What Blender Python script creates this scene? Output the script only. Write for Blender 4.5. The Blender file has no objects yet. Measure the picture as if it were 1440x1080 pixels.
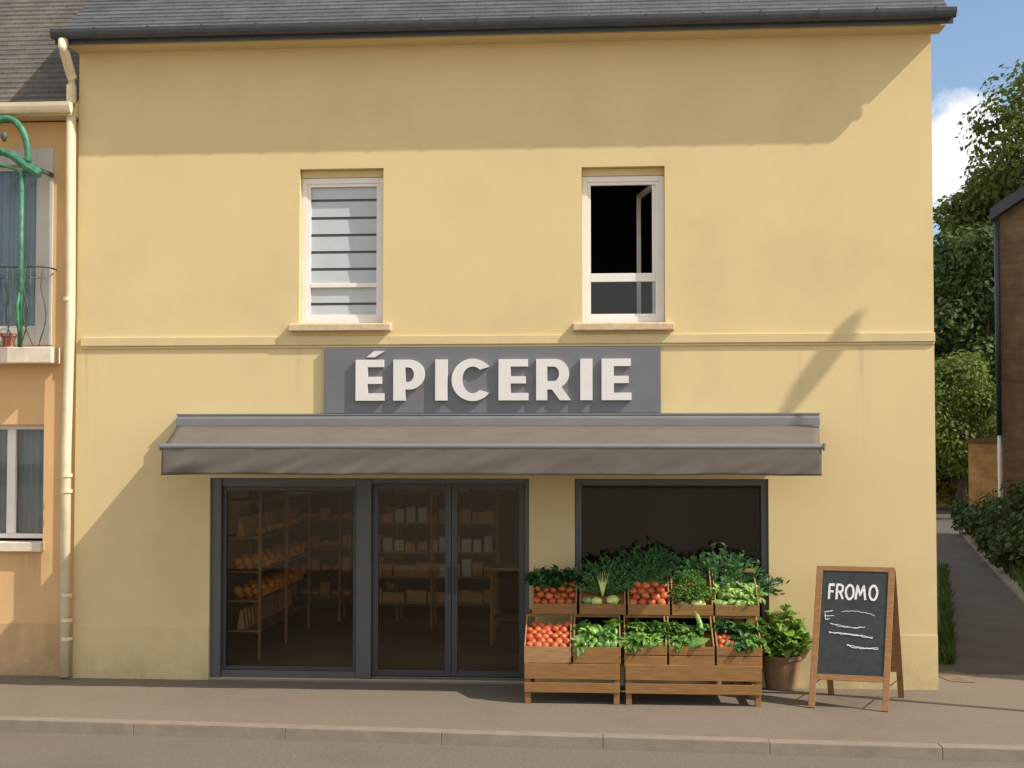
import bpy, bmesh, math, random
from mathutils import Vector, Matrix, noise
random.seed(7)
scene = bpy.context.scene
COL = scene.collection
R = math.radians

# ------------------------------------------------------------------ camera
D, H, F = 14.0, 2.70, 1750.0
YAW, PITCH, SH = R(4.14), R(1.86), 0.018
_r = Vector((math.cos(YAW), math.sin(YAW), 0))
_f = Vector((-math.sin(YAW)*math.cos(PITCH), math.cos(YAW)*math.cos(PITCH), math.sin(PITCH)))
_u = _r.cross(_f)
CAM = Vector((0, -D, H))
def ray(px, py):
    return _f + _r*((px-720)/F) + _u*((540+SH*1440-py)/F)
def P(px, py, y=0.0):          # photograph point -> world point on the plane y = const
    d = ray(px, py); t = (y-CAM.y)/d.y
    return CAM + d*t
def X(px, py=600, y=0.0): return P(px, py, y).x
def Z(py, px=720, y=0.0): return P(px, py, y).z
def G(px, py, z=0.0):
    d = ray(px, py); t = (z-CAM.z)/d.z
    return CAM + d*t

cam = bpy.data.cameras.new('camera'); co = bpy.data.objects.new('camera', cam); COL.objects.link(co)
co.location = CAM; co.rotation_euler = (R(90)+PITCH, 0, YAW)
cam.sensor_width = 36; cam.lens = 36*F/1440; cam.shift_y = SH; cam.clip_end = 2000; cam.clip_start = 0.1
scene.camera = co
scene.view_settings.view_transform = 'Standard'; scene.view_settings.look = 'None'
scene.view_settings.exposure = EXPO = 0.45

# ------------------------------------------------------------------ sun and sky
S = Vector((2.75, -1.0, 2.75)).normalized()
sl = bpy.data.lights.new('sun', 'SUN'); so = bpy.data.objects.new('sun', sl); COL.objects.link(so)
sl.energy = 4.0; sl.angle = R(0.5); sl.color = (1.0, 0.93, 0.84)
so.rotation_euler = S.to_track_quat('Z', 'Y').to_euler()
so.location = (20, -20, 30)
w = bpy.data.worlds.new('World'); scene.world = w; w.use_nodes = True
nt = w.node_tree; N = nt.nodes; L = nt.links
bg = N['Background']; bg.inputs['Strength'].default_value = 0.12
sky = N.new('ShaderNodeTexSky'); sky.sky_type = 'NISHITA'; sky.sun_disc = False
sky.sun_elevation = math.asin(S.z); sky.sun_rotation = math.atan2(S.x, S.y)
sky.dust_density = 0.9; sky.ozone_density = 1.2
tc = N.new('ShaderNodeTexCoord')
cd = (P(1345, 225, 0)-CAM).normalized()
def vdist(center, r0, r1, scl=(1, 1, 1)):
    sub = N.new('ShaderNodeVectorMath'); sub.operation = 'SUBTRACT'; L.new(tc.outputs['Generated'], sub.inputs[0]); sub.inputs[1].default_value = center
    mu = N.new('ShaderNodeVectorMath'); mu.operation = 'MULTIPLY'; L.new(sub.outputs[0], mu.inputs[0]); mu.inputs[1].default_value = scl
    ln = N.new('ShaderNodeVectorMath'); ln.operation = 'LENGTH'; L.new(mu.outputs[0], ln.inputs[0])
    mr = N.new('ShaderNodeMapRange'); mr.inputs[1].default_value = r0; mr.inputs[2].default_value = r1
    mr.inputs[3].default_value = 1; mr.inputs[4].default_value = 0; L.new(ln.outputs['Value'], mr.inputs[0])
    return mr.outputs[0]
m1 = vdist(cd, 0.0, 0.14, (1, 1, 1.9))
cn = N.new('ShaderNodeTexNoise'); cn.inputs['Scale'].default_value = 22; cn.inputs['Detail'].default_value = 7; cn.inputs['Roughness'].default_value = .55
L.new(tc.outputs['Generated'], cn.inputs['Vector'])
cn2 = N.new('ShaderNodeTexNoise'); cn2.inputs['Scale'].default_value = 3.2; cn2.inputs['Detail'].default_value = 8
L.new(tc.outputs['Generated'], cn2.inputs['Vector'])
a1 = N.new('ShaderNodeMath'); a1.operation = 'MULTIPLY_ADD'; L.new(m1, a1.inputs[0]); a1.inputs[1].default_value = .85; L.new(cn.outputs[0], a1.inputs[2])
r1 = N.new('ShaderNodeMapRange'); L.new(a1.outputs[0], r1.inputs[0]); r1.inputs[1].default_value = .80; r1.inputs[2].default_value = 1.0; r1.inputs[4].default_value = .72
r2 = N.new('ShaderNodeMapRange'); L.new(cn2.outputs[0], r2.inputs[0]); r2.inputs[1].default_value = .36; r2.inputs[2].default_value = .58; r2.inputs[4].default_value = .85  # unseen clouds added across the sky to brighten the shaded wall
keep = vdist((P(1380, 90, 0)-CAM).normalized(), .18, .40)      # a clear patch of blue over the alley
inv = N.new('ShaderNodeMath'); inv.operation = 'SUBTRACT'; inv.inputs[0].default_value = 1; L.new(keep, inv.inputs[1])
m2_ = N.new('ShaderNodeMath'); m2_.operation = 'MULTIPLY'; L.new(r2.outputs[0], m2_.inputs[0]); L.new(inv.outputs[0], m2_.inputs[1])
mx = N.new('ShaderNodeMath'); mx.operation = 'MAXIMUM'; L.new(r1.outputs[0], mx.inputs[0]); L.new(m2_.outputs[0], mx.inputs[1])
mixc = N.new('ShaderNodeMix'); mixc.data_type = 'RGBA'
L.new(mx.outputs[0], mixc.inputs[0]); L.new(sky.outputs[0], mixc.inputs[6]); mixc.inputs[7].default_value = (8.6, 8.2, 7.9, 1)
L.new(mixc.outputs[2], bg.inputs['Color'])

# ------------------------------------------------------------------ materials
def mat(name, base, rough=.8, var=.12, scale=6, bump=.0, bscale=60, metal=0, base2=None, spec=.5, streak=0, trans=0, island=0, blotch=0):
    m = bpy.data.materials.new(name); m.use_nodes = True
    t = m.node_tree; n = t.nodes; l = t.links; b = n['Principled BSDF']
    b.inputs['Roughness'].default_value = rough; b.inputs['Metallic'].default_value = metal
    b.inputs['Specular IOR Level'].default_value = spec
    g = n.new('ShaderNodeNewGeometry')
    no = n.new('ShaderNodeTexNoise'); no.inputs['Scale'].default_value = scale; no.inputs['Detail'].default_value = 6
    no.inputs['Roughness'].default_value = .62
    l.new(g.outputs['Position'], no.inputs['Vector'])
    mr = n.new('ShaderNodeMapRange'); mr.inputs[1].default_value = .3; mr.inputs[2].default_value = .7
    l.new(no.outputs[0], mr.inputs[0])
    mi = n.new('ShaderNodeMix'); mi.data_type = 'RGBA'
    c1 = tuple(c*(1-var) for c in base) + (1,); c2 = tuple(min(1, c*(1+var)) for c in (base2 or base)) + (1,)
    mi.inputs[6].default_value = c1; mi.inputs[7].default_value = c2
    l.new(mr.outputs[0], mi.inputs[0])
    out = mi.outputs[2]
    if streak:
        mp = n.new('ShaderNodeMapping'); mp.inputs['Scale'].default_value = (5, 5, .35); l.new(g.outputs['Position'], mp.inputs[0])
        n2 = n.new('ShaderNodeTexNoise'); n2.inputs['Scale'].default_value = 1.5; n2.inputs['Detail'].default_value = 5; l.new(mp.outputs[0], n2.inputs['Vector'])
        m2 = n.new('ShaderNodeMapRange'); m2.inputs[1].default_value = .45; m2.inputs[2].default_value = .75
        m2.inputs[3].default_value = 1; m2.inputs[4].default_value = 1-streak; l.new(n2.outputs[0], m2.inputs[0])
        mm = n.new('ShaderNodeMix'); mm.data_type = 'RGBA'; mm.blend_type = 'MULTIPLY'; mm.inputs[0].default_value = 1
        l.new(out, mm.inputs[6]); l.new(m2.outputs[0], mm.inputs[7]); out = mm.outputs[2]
    if blotch:
        n3 = n.new('ShaderNodeTexNoise'); n3.inputs['Scale'].default_value = .55; n3.inputs['Detail'].default_value = 9; n3.inputs['Roughness'].default_value = .7
        l.new(g.outputs['Position'], n3.inputs['Vector'])
        m3 = n.new('ShaderNodeMapRange'); m3.inputs[1].default_value = .50; m3.inputs[2].default_value = .74
        m3.inputs[3].default_value = 1; m3.inputs[4].default_value = 1-blotch; l.new(n3.outputs[0], m3.inputs[0])
        mm = n.new('ShaderNodeMix'); mm.data_type = 'RGBA'; mm.blend_type = 'MULTIPLY'; mm.inputs[0].default_value = 1
        l.new(out, mm.inputs[6]); l.new(m3.outputs[0], mm.inputs[7]); out = mm.outputs[2]
    if island:
        mm = n.new('ShaderNodeHueSaturation'); ma = n.new('ShaderNodeMapRange'); ma.inputs[3].default_value = 1-island; ma.inputs[4].default_value = 1+island
        l.new(g.outputs['Random Per Island'], ma.inputs[0]); l.new(ma.outputs[0], mm.inputs['Value']); l.new(out, mm.inputs['Color'])
        out = mm.outputs[0]
    l.new(out, b.inputs['Base Color'])
    if bump:
        nb = n.new('ShaderNodeTexNoise'); nb.inputs['Scale'].default_value = bscale; nb.inputs['Detail'].default_value = 5
        l.new(g.outputs['Position'], nb.inputs['Vector'])
        bu = n.new('ShaderNodeBump'); bu.inputs['Strength'].default_value = bump; bu.inputs['Distance'].default_value = .01
        l.new(nb.outputs[0], bu.inputs['Height']); l.new(bu.outputs[0], b.inputs['Normal'])
    if trans:
        tr = n.new('ShaderNodeBsdfTranslucent'); l.new(out, tr.inputs['Color'])
        ms = n.new('ShaderNodeMixShader'); ms.inputs[0].default_value = trans
        l.new(b.outputs[0], ms.inputs[1]); l.new(tr.outputs[0], ms.inputs[2]); l.new(ms.outputs[0], n['Material Output'].inputs[0])
    m['colsock'] = 1
    return m

def brickmat(name, c1, c2, mortar, bw=.22, bh=.075, ms=.012, bump=.4, vec='xz', rough=.85, offs=.5, var=.3, zs=1.0):
    m = bpy.data.materials.new(name); m.use_nodes = True
    t = m.node_tree; n = t.nodes; l = t.links; b = n['Principled BSDF']; b.inputs['Roughness'].default_value = rough
    g = n.new('ShaderNodeNewGeometry'); s = n.new('ShaderNodeSeparateXYZ'); l.new(g.outputs['Position'], s.inputs[0])
    c = n.new('ShaderNodeCombineXYZ'); a = n.new('ShaderNodeMath'); a.operation = 'ADD'
    l.new(s.outputs[0], a.inputs[0])
    if vec == 'xz': l.new(s.outputs[1], a.inputs[1])
    else: a.inputs[1].default_value = 0
    zz = n.new('ShaderNodeMath'); zz.operation = 'MULTIPLY'; zz.inputs[1].default_value = zs; l.new(s.outputs[2], zz.inputs[0])
    l.new(a.outputs[0], c.inputs[0]); l.new(zz.outputs[0], c.inputs[1])
    br = n.new('ShaderNodeTexBrick'); br.inputs['Scale'].default_value = 1; br.inputs['Brick Width'].default_value = bw; br.inputs['Row Height'].default_value = bh
    br.inputs['Mortar Size'].default_value = ms; br.inputs['Color1'].default_value = c1+(1,); br.inputs['Color2'].default_value = c2+(1,); br.inputs['Mortar'].default_value = mortar+(1,)
    br.offset = offs; l.new(c.outputs[0], br.inputs['Vector'])
    no = n.new('ShaderNodeTexNoise'); no.inputs['Scale'].default_value = 3; no.inputs['Detail'].default_value = 8; l.new(g.outputs['Position'], no.inputs['Vector'])
    mr = n.new('ShaderNodeMapRange'); mr.inputs[1].default_value = .3; mr.inputs[2].default_value = .7; mr.inputs[3].default_value = 1-var; mr.inputs[4].default_value = 1+var*.6
    l.new(no.outputs[0], mr.inputs[0])
    mm = n.new('ShaderNodeMix'); mm.data_type = 'RGBA'; mm.blend_type = 'MULTIPLY'; mm.inputs[0].default_value = 1
    l.new(br.outputs[0], mm.inputs[6]); l.new(mr.outputs[0], mm.inputs[7]); l.new(mm.outputs[2], b.inputs['Base Color'])
    bu = n.new('ShaderNodeBump'); bu.inputs['Strength'].default_value = bump; bu.inputs['Distance'].default_value = .01; bu.invert = True
    l.new(br.outputs['Fac'], bu.inputs['Height']); l.new(bu.outputs[0], b.inputs['Normal'])
    return m

def glassmat(name, tint, refl=1.0):
    m = bpy.data.materials.new(name); m.use_nodes = True
    t = m.node_tree; n = t.nodes; l = t.links; n.remove(n['Principled BSDF'])
    tr = n.new('ShaderNodeBsdfTransparent'); tr.inputs[0].default_value = tint+(1,)
    gl = n.new('ShaderNodeBsdfGlossy'); gl.inputs['Roughness'].default_value = .01; gl.inputs[0].default_value = (refl, refl, refl, 1)
    fr = n.new('ShaderNodeFresnel'); fr.inputs[0].default_value = 1.45
    ms = n.new('ShaderNodeMixShader'); l.new(fr.outputs[0], ms.inputs[0]); l.new(tr.outputs[0], ms.inputs[1]); l.new(gl.outputs[0], ms.inputs[2])
    l.new(ms.outputs[0], n['Material Output'].inputs[0])
    return m

def woodmat(name, c1, c2, rough=.65):
    m = bpy.data.materials.new(name); m.use_nodes = True
    t = m.node_tree; n = t.nodes; l = t.links; b = n['Principled BSDF']; b.inputs['Roughness'].default_value = rough
    tcn = n.new('ShaderNodeNewGeometry'); mp = n.new('ShaderNodeMapping'); mp.inputs['Scale'].default_value = (4, 30, 40); l.new(tcn.outputs['Position'], mp.inputs[0])
    no = n.new('ShaderNodeTexNoise'); no.inputs['Scale'].default_value = 1.3; no.inputs['Detail'].default_value = 6; l.new(mp.outputs[0], no.inputs['Vector'])
    mr = n.new('ShaderNodeMapRange'); mr.inputs[1].default_value = .3; mr.inputs[2].default_value = .7; l.new(no.outputs[0], mr.inputs[0])
    mi = n.new('ShaderNodeMix'); mi.data_type = 'RGBA'; mi.inputs[6].default_value = c1+(1,); mi.inputs[7].default_value = c2+(1,); l.new(mr.outputs[0], mi.inputs[0])
    hs = n.new('ShaderNodeHueSaturation'); ma = n.new('ShaderNodeMapRange'); ma.inputs[3].default_value = .8; ma.inputs[4].default_value = 1.15
    l.new(tcn.outputs['Random Per Island'], ma.inputs[0]); l.new(ma.outputs[0], hs.inputs['Value']); l.new(mi.outputs[2], hs.inputs['Color'])
    l.new(hs.outputs[0], b.inputs['Base Color'])
    bu = n.new('ShaderNodeBump'); bu.inputs['Strength'].default_value = .25; bu.inputs['Distance'].default_value = .004; l.new(no.outputs[0], bu.inputs['Height']); l.new(bu.outputs[0], b.inputs['Normal'])
    return m

M = {
 'stucco': mat('yellow_render', (.63, .50, .258), .9, .04, .7, .16, 70, blotch=.10, spec=.2),
 'stucco_base': mat('yellow_plinth', (.62, .492, .255), .9, .05, 2.0, .2, 60, streak=.05, blotch=.12, spec=.2),
 'orange': mat('ochre_render', (.68, .43, .20), .9, .05, 1.0, .18, 60, blotch=.12, spec=.2),
 'orange_base': mat('ochre_plinth', (.54, .36, .18), .9, .12, 2.2, .2, 60, streak=.2, spec=.2),
 'trim': mat('cream_trim', (.60, .48, .255), .85, .06, 3, .15, 60, streak=.06, spec=.2),
 'sill': mat('stone_sill', (.55, .42, .26), .85, .18, 12, .3, 60, spec=.2),
 'whitesill': mat('pale_sill', (.68, .58, .45), .8, .12, 8, .2, 60, spec=.2),
 'pipe': mat('cream_pipe', (.70, .60, .40), .55, .10, 5),
 'slate': brickmat('slate', (.062, .064, .066), (.076, .078, .080), (.044, .045, .047), .22, .099, .008, .5, 'x', .62, .5, .35, 1.0),
 'tiles': brickmat('brown_tiles', (.098, .086, .070), (.112, .098, .080), (.078, .067, .055), .18, .08, .010, .6, 'x', .85, .5, .35, 1.0),
 'gutter': mat('dark_zinc', (.055, .060, .068), .5, .2, 8, metal=.2),
 'frame': mat('anthracite_metal', (.040, .041, .043), .42, .10, 4, spec=.5),
 'frame_lite': mat('grey_metal', (.078, .079, .082), .42, .10, 4, spec=.5),
 'pvc': mat('white_frame', (.74, .70, .64), .45, .05, 5),
 'greypaint': mat('grey_surround', (.52, .49, .42), .7, .06, 5),
 'blind': mat('blind_slat', (.42, .46, .47), .5, .05, 5),
 'blinddark': mat('blind_gap', (.12, .12, .11), .7, .05, 5),
 'sign': mat('sign_grey', (.135, .137, .148), .5, .06, 3),
 'letter': mat('letter_white', (.66, .64, .60), .5, .04, 5),
 'fabric': mat('awning_fabric', (.142, .121, .102), .9, .10, 3, .25, 220, spec=.15),
 'cassette': mat('awning_metal', (.20, .20, .205), .4, .08, 4, metal=.3),
 'wood': woodmat('crate_wood', (.205, .096, .024), (.31, .155, .041)),
 'woodlight': woodmat('pale_crate_wood', (.28, .15, .055), (.42, .24, .095)),
 'boardwood': woodmat('board_wood', (.25, .115, .035), (.37, .185, .065)),
 'chalkboard': mat('chalkboard', (.022, .028, .027), .6, .35, 9),
 'chalk': mat('chalk', (.72, .71, .68), .95, .2, 90, spec=.1),
 'terra': mat('terracotta', (.27, .16, .085), .85, .22, 14, .3, 60),
 'potred': mat('red_terracotta', (.32, .11, .06), .85, .2, 14),
 'soil': mat('soil', (.035, .025, .018), .95, .3, 40, .6, 50),
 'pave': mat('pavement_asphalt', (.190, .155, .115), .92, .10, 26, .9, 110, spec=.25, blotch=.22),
 'bounce_pave': mat('bounce_paving', (.42, .34, .24), .9, .10, 1.4, .3, 60, spec=.2),  # unseen paving, coloured pale and warm to reflect light
 'road': mat('road_asphalt', (.155, .128, .098), .9, .12, 30, .9, 100, spec=.25, blotch=.22),
 'road2': mat('gutter_asphalt', (.185, .155, .12), .9, .12, 3, .5, 140, spec=.25),
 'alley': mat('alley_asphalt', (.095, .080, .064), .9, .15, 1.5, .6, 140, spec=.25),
 'kerb': mat('kerb_stone', (.225, .185, .14), .85, .12, 6, .3, 80, spec=.25),
 'dirt': mat('dirt', (.18, .14, .095), .95, .30, 9, .8, 40, spec=.1),
 'ground': mat('meadow', (.10, .12, .035), .95, .3, 1.2, .8, 20, base2=(.16, .15, .05), spec=.1),
 'leaf': mat('tree_leaf', (.060, .10, .018), .6, .35, .35, trans=.35, island=.3, base2=(.125, .165, .028), spec=.3),
 'leafdark': mat('dark_leaf', (.045, .080, .018), .6, .35, .5, trans=.3, island=.4, base2=(.07, .11, .022), spec=.3),
 'leaflite': mat('light_leaf', (.13, .18, .030), .6, .3, .6, trans=.4, island=.35, spec=.3),
 'leafyel': mat('yellow_weed', (.28, .22, .04), .7, .3, 1, trans=.3, island=.35, spec=.2),
 'grass': mat('grass_blade', (.07, .11, .022), .7, .3, 2, trans=.3, island=.35, spec=.2),
 'bark': mat('bark', (.09, .07, .05), .95, .3, 8, .8, 30),
 'brick': brickmat('brick', (.18, .095, .042), (.235, .13, .06), (.17, .12, .07), .22, .075, .011, .5),
 'brickor': brickmat('orange_brick', (.62, .33, .10), (.72, .40, .14), (.55, .36, .17), .22, .075, .008, .5),
 'darkpipe': mat('dark_pipe', (.03, .035, .04), .5, .1, 4),
 'whitepipe': mat('white_pipe', (.7, .68, .62), .5, .1, 4),
 'green': mat('green_iron', (.022, .13, .06), .5, .3, 14, base2=(.05, .20, .11)),
 'iron': mat('grey_iron', (.05, .062, .05), .55, .3, 10, base2=(.08, .11, .085)),
 'glass': glassmat('shop_glass', (.94, .92, .87), .32),
 'glass2': glassmat('window_glass', (.93, .95, .96), .6),
 'curtain': mat('lace_curtain', (.60, .62, .60), .9, .06, 5, trans=.4),
 'bluecurtain': mat('blue_curtain', (.55, .66, .74), .9, .06, 5, trans=.25),
 'inside': mat('interior_wall', (.34, .26, .17), .9, .06, 2),
 'insidefloor': mat('interior_floor', (.42, .32, .19), .6, .10, 2),
 'insideshade': mat('interior_shade', (.025, .022, .02), .9, .1, 2),  # near-black colour standing in for the shade of unlit interiors
 'shelfwood': woodmat('shelf_wood', (.30, .18, .08), (.42, .26, .12)),
 'post': mat('galvanised', (.3, .31, .32), .45, .1, 5, metal=.6),
}
tom = mat('tomato_skin', (.40, .062, .018), .42, .18, 14, island=0, base2=(.46, .10, .025)); M['tomato'] = tom
M['tomato2'] = mat('orange_tomato_skin', (.50, .13, .035), .42, .2, 14)
M['lettuce'] = mat('lettuce_leaf', (.14, .285, .034), .5, .3, 12, trans=.3, island=.4, base2=(.24, .41, .06))
M['herb'] = mat('herb_leaf', (.095, .215, .030), .5, .3, 12, trans=.3, island=.4, base2=(.13, .27, .045))
M['kale'] = mat('kale_leaf', (.030, .10, .022), .5, .3, 12, trans=.25, island=.4, base2=(.05, .15, .03))
M['leek'] = mat('leek_leaf', (.045, .13, .030), .5, .25, 12, trans=.25, island=.35, base2=(.085, .20, .05))
M['pale'] = mat('pale_squash', (.42, .52, .14), .4, .2, 10, base2=(.55, .62, .22))
M['pepper'] = mat('green_pepper', (.12, .22, .045), .38, .25, 12, base2=(.24, .35, .085))
M['courgette'] = mat('courgette_skin', (.10, .22, .045), .35, .25, 20, base2=(.2, .34, .08))
M['orangefruit'] = mat('orange_fruit', (.85, .36, .05), .5, .2, 12)
M['bread'] = mat('bread_crust', (.75, .36, .11), .7, .25, 16)
M['carton'] = mat('pale_carton', (.62, .60, .56), .7, .06, 20)
M['kraft'] = mat('kraft_bag', (.58, .34, .16), .8, .15, 12)

def weather(m, sills, base_h, amt=.16):
    """drip stains below the sills and splashed dirt near the foot of a rendered wall"""
    t = m.node_tree; n = t.nodes; l = t.links; b = n['Principled BSDF']; src = b.inputs['Base Color'].links[0].from_socket
    g = n.new('ShaderNodeNewGeometry'); sp = n.new('ShaderNodeSeparateXYZ'); l.new(g.outputs['Position'], sp.inputs[0])
    def mrange(sock, a, b_, c=0, d=1):
        q = n.new('ShaderNodeMapRange'); q.inputs[1].default_value = a; q.inputs[2].default_value = b_; q.inputs[3].default_value = c; q.inputs[4].default_value = d; l.new(sock, q.inputs[0]); return q.outputs[0]
    def mul(a, b_, op='MULTIPLY'):
        q = n.new('ShaderNodeMath'); q.operation = op; l.new(a, q.inputs[0]); l.new(b_, q.inputs[1]); return q.outputs[0]
    mp = n.new('ShaderNodeMapping'); mp.inputs['Scale'].default_value = (14, 1, .9); l.new(g.outputs['Position'], mp.inputs[0])
    ns = n.new('ShaderNodeTexNoise'); ns.inputs['Scale'].default_value = 1; ns.inputs['Detail'].default_value = 4; l.new(mp.outputs[0], ns.inputs[0])
    stk = mrange(ns.outputs[0], .42, .68); tot = None
    for (x0, x1, zt, ln) in sills:
        k = mul(mul(mrange(sp.outputs[0], x0-.04, x0+.05), mrange(sp.outputs[0], x1-.05, x1+.04, 1, 0)), mul(mrange(sp.outputs[2], zt-ln, zt), mrange(sp.outputs[2], zt, zt+.01, 1, 0)))
        k = mul(k, stk); tot = k if tot is None else mul(tot, k, 'MAXIMUM')
    n2 = n.new('ShaderNodeTexNoise'); n2.inputs['Scale'].default_value = 5; n2.inputs['Detail'].default_value = 8; n2.inputs['Roughness'].default_value = .7; l.new(g.outputs['Position'], n2.inputs[0])
    sp2 = mul(mrange(sp.outputs[2], 0, base_h, 1, 0), mrange(n2.outputs[0], .36, .62)); tot = sp2 if tot is None else mul(tot, sp2, 'MAXIMUM')
    mi = n.new('ShaderNodeMix'); mi.data_type = 'RGBA'; mi.inputs[7].default_value = (.22, .18, .12, 1); l.new(src, mi.inputs[6])
    fa = n.new('ShaderNodeMath'); fa.operation = 'MULTIPLY'; fa.inputs[1].default_value = amt*2; l.new(tot, fa.inputs[0]); l.new(fa.outputs[0], mi.inputs[0])
    l.new(mi.outputs[2], b.inputs['Base Color'])
_a, _b = X(408), X(546); _c, _d = X(805), X(946)
weather(M['stucco'], [(_a, _a+.16, Z(470), .9), (_b-.16, _b, Z(470), 1.1), (_c, _c+.16, Z(470), 1.2), (_d-.16, _d, Z(470), .8), (X(1205), X(1222), Z(490), 1.6), (X(1120), X(1135), Z(490), .7), (X(112), X(135), Z(487), 1.5)], .01, .13)
weather(M['stucco_base'], [], .42, .20); weather(M['orange_base'], [], .5, .25); weather(M['orange'], [(X(20), X(70), Z(785), .6)], .01, .12)

# ------------------------------------------------------------------ geometry helpers
class MB:
    def __init__(s): s.v = []; s.f = []; s.smooth = False
    def add(s, vs, fs, mt=None):
        o = len(s.v)
        s.v += [tuple(mt @ Vector(a)) if mt else tuple(a) for a in vs]
        s.f += [tuple(i+o for i in f) for f in fs]; return s
    def box(s, x0, x1, y0, y1, z0, z1, mt=None):
        vs = [(x0,y0,z0),(x1,y0,z0),(x1,y1,z0),(x0,y1,z0),(x0,y0,z1),(x1,y0,z1),(x1,y1,z1),(x0,y1,z1)]
        return s.add(vs, [(0,3,2,1),(4,5,6,7),(0,1,5,4),(1,2,6,5),(2,3,7,6),(3,0,4,7)], mt)
    def prism(s, poly, axis, a, b):       # poly in the other two coordinates, extruded along axis
        def pt(p, t): return {'x': (t, p[0], p[1]), 'y': (p[0], t, p[1]), 'z': (p[0], p[1], t)}[axis]
        n = len(poly); vs = [pt(p, a) for p in poly] + [pt(p, b) for p in poly]
        fs = [tuple(range(n)), tuple(range(2*n-1, n-1, -1))] + [(i, i+n, (i+1) % n+n, (i+1) % n) for i in range(n)]
        return s.add(vs, fs)
    def beam(s, a, b, wx, wy, up=(0, 0, 1)):   # rectangular bar from a to b
        a = Vector(a); b = Vector(b); d = (b-a); ln = d.length; d.normalize()
        sd = d.cross(Vector(up));
        if sd.length < 1e-4: sd = Vector((1, 0, 0))
        sd.normalize(); u = sd.cross(d)
        vs = []
        for p in (a, b):
            for (i, j) in ((-1,-1),(1,-1),(1,1),(-1,1)): vs.append(p+sd*(i*wx/2)+u*(j*wy/2))
        return s.add(vs, [(0,3,2,1),(4,5,6,7),(0,1,5,4),(1,2,6,5),(2,3,7,6),(3,0,4,7)])
    def tube(s, pts, rad, n=10, cap=True):
        pts = [Vector(p) for p in pts]
        if not hasattr(rad, '__len__'): rad = [rad]*len(pts)
        o = len(s.v); ref = Vector((0, 0, 1))
        for i, p in enumerate(pts):
            d = (pts[min(i+1, len(pts)-1)]-pts[max(i-1, 0)]).normalized()
            if abs(d.dot(ref)) > .95: r0 = Vector((1, 0, 0))
            else: r0 = ref
            a = d.cross(r0).normalized(); b = a.cross(d)
            for k in range(n):
                t = 2*math.pi*k/n; s.v.append(tuple(p+(a*math.cos(t)+b*math.sin(t))*rad[i]))
        for i in range(len(pts)-1):
            for k in range(n):
                s.f.append((o+i*n+k, o+i*n+(k+1) % n, o+(i+1)*n+(k+1) % n, o+(i+1)*n+k))
        if cap:
            s.f.append(tuple(o+k for k in range(n-1, -1, -1))); s.f.append(tuple(o+(len(pts)-1)*n+k for k in range(n)))
        return s
    def lathe(s, prof, c=(0, 0, 0), n=28):
        o = len(s.v)
        for (r, z) in prof:
            for k in range(n):
                t = 2*math.pi*k/n; s.v.append((c[0]+r*math.cos(t), c[1]+r*math.sin(t), c[2]+z))
        for i in range(len(prof)-1):
            for k in range(n): s.f.append((o+i*n+k, o+i*n+(k+1) % n, o+(i+1)*n+(k+1) % n, o+(i+1)*n+k))
        return s
    def build(s, name, m, parent=None, bevel=0, smooth=False, recalc=True, local=False):
        me = bpy.data.meshes.new(name)
        off = Vector((0, 0, 0))
        if parent is not None and not local:
            r = parent
            while r: off += r.location; r = r.parent
        me.from_pydata([tuple(Vector(v)-off) for v in s.v], [], s.f)
        if recalc:
            bm = bmesh.new(); bm.from_mesh(me); bmesh.ops.recalc_face_normals(bm, faces=bm.faces); bm.to_mesh(me); bm.free()
        if smooth:
            for p in me.polygons: p.use_smooth = True
        me.materials.append(M[m] if isinstance(m, str) else m)
        o = bpy.data.objects.new(name, me); COL.objects.link(o)
        if parent is not None: o.parent = parent
        if bevel:
            b = o.modifiers.new('bevel', 'BEVEL'); b.width = bevel; b.segments = 2; b.limit_method = 'ANGLE'
        return o

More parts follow.
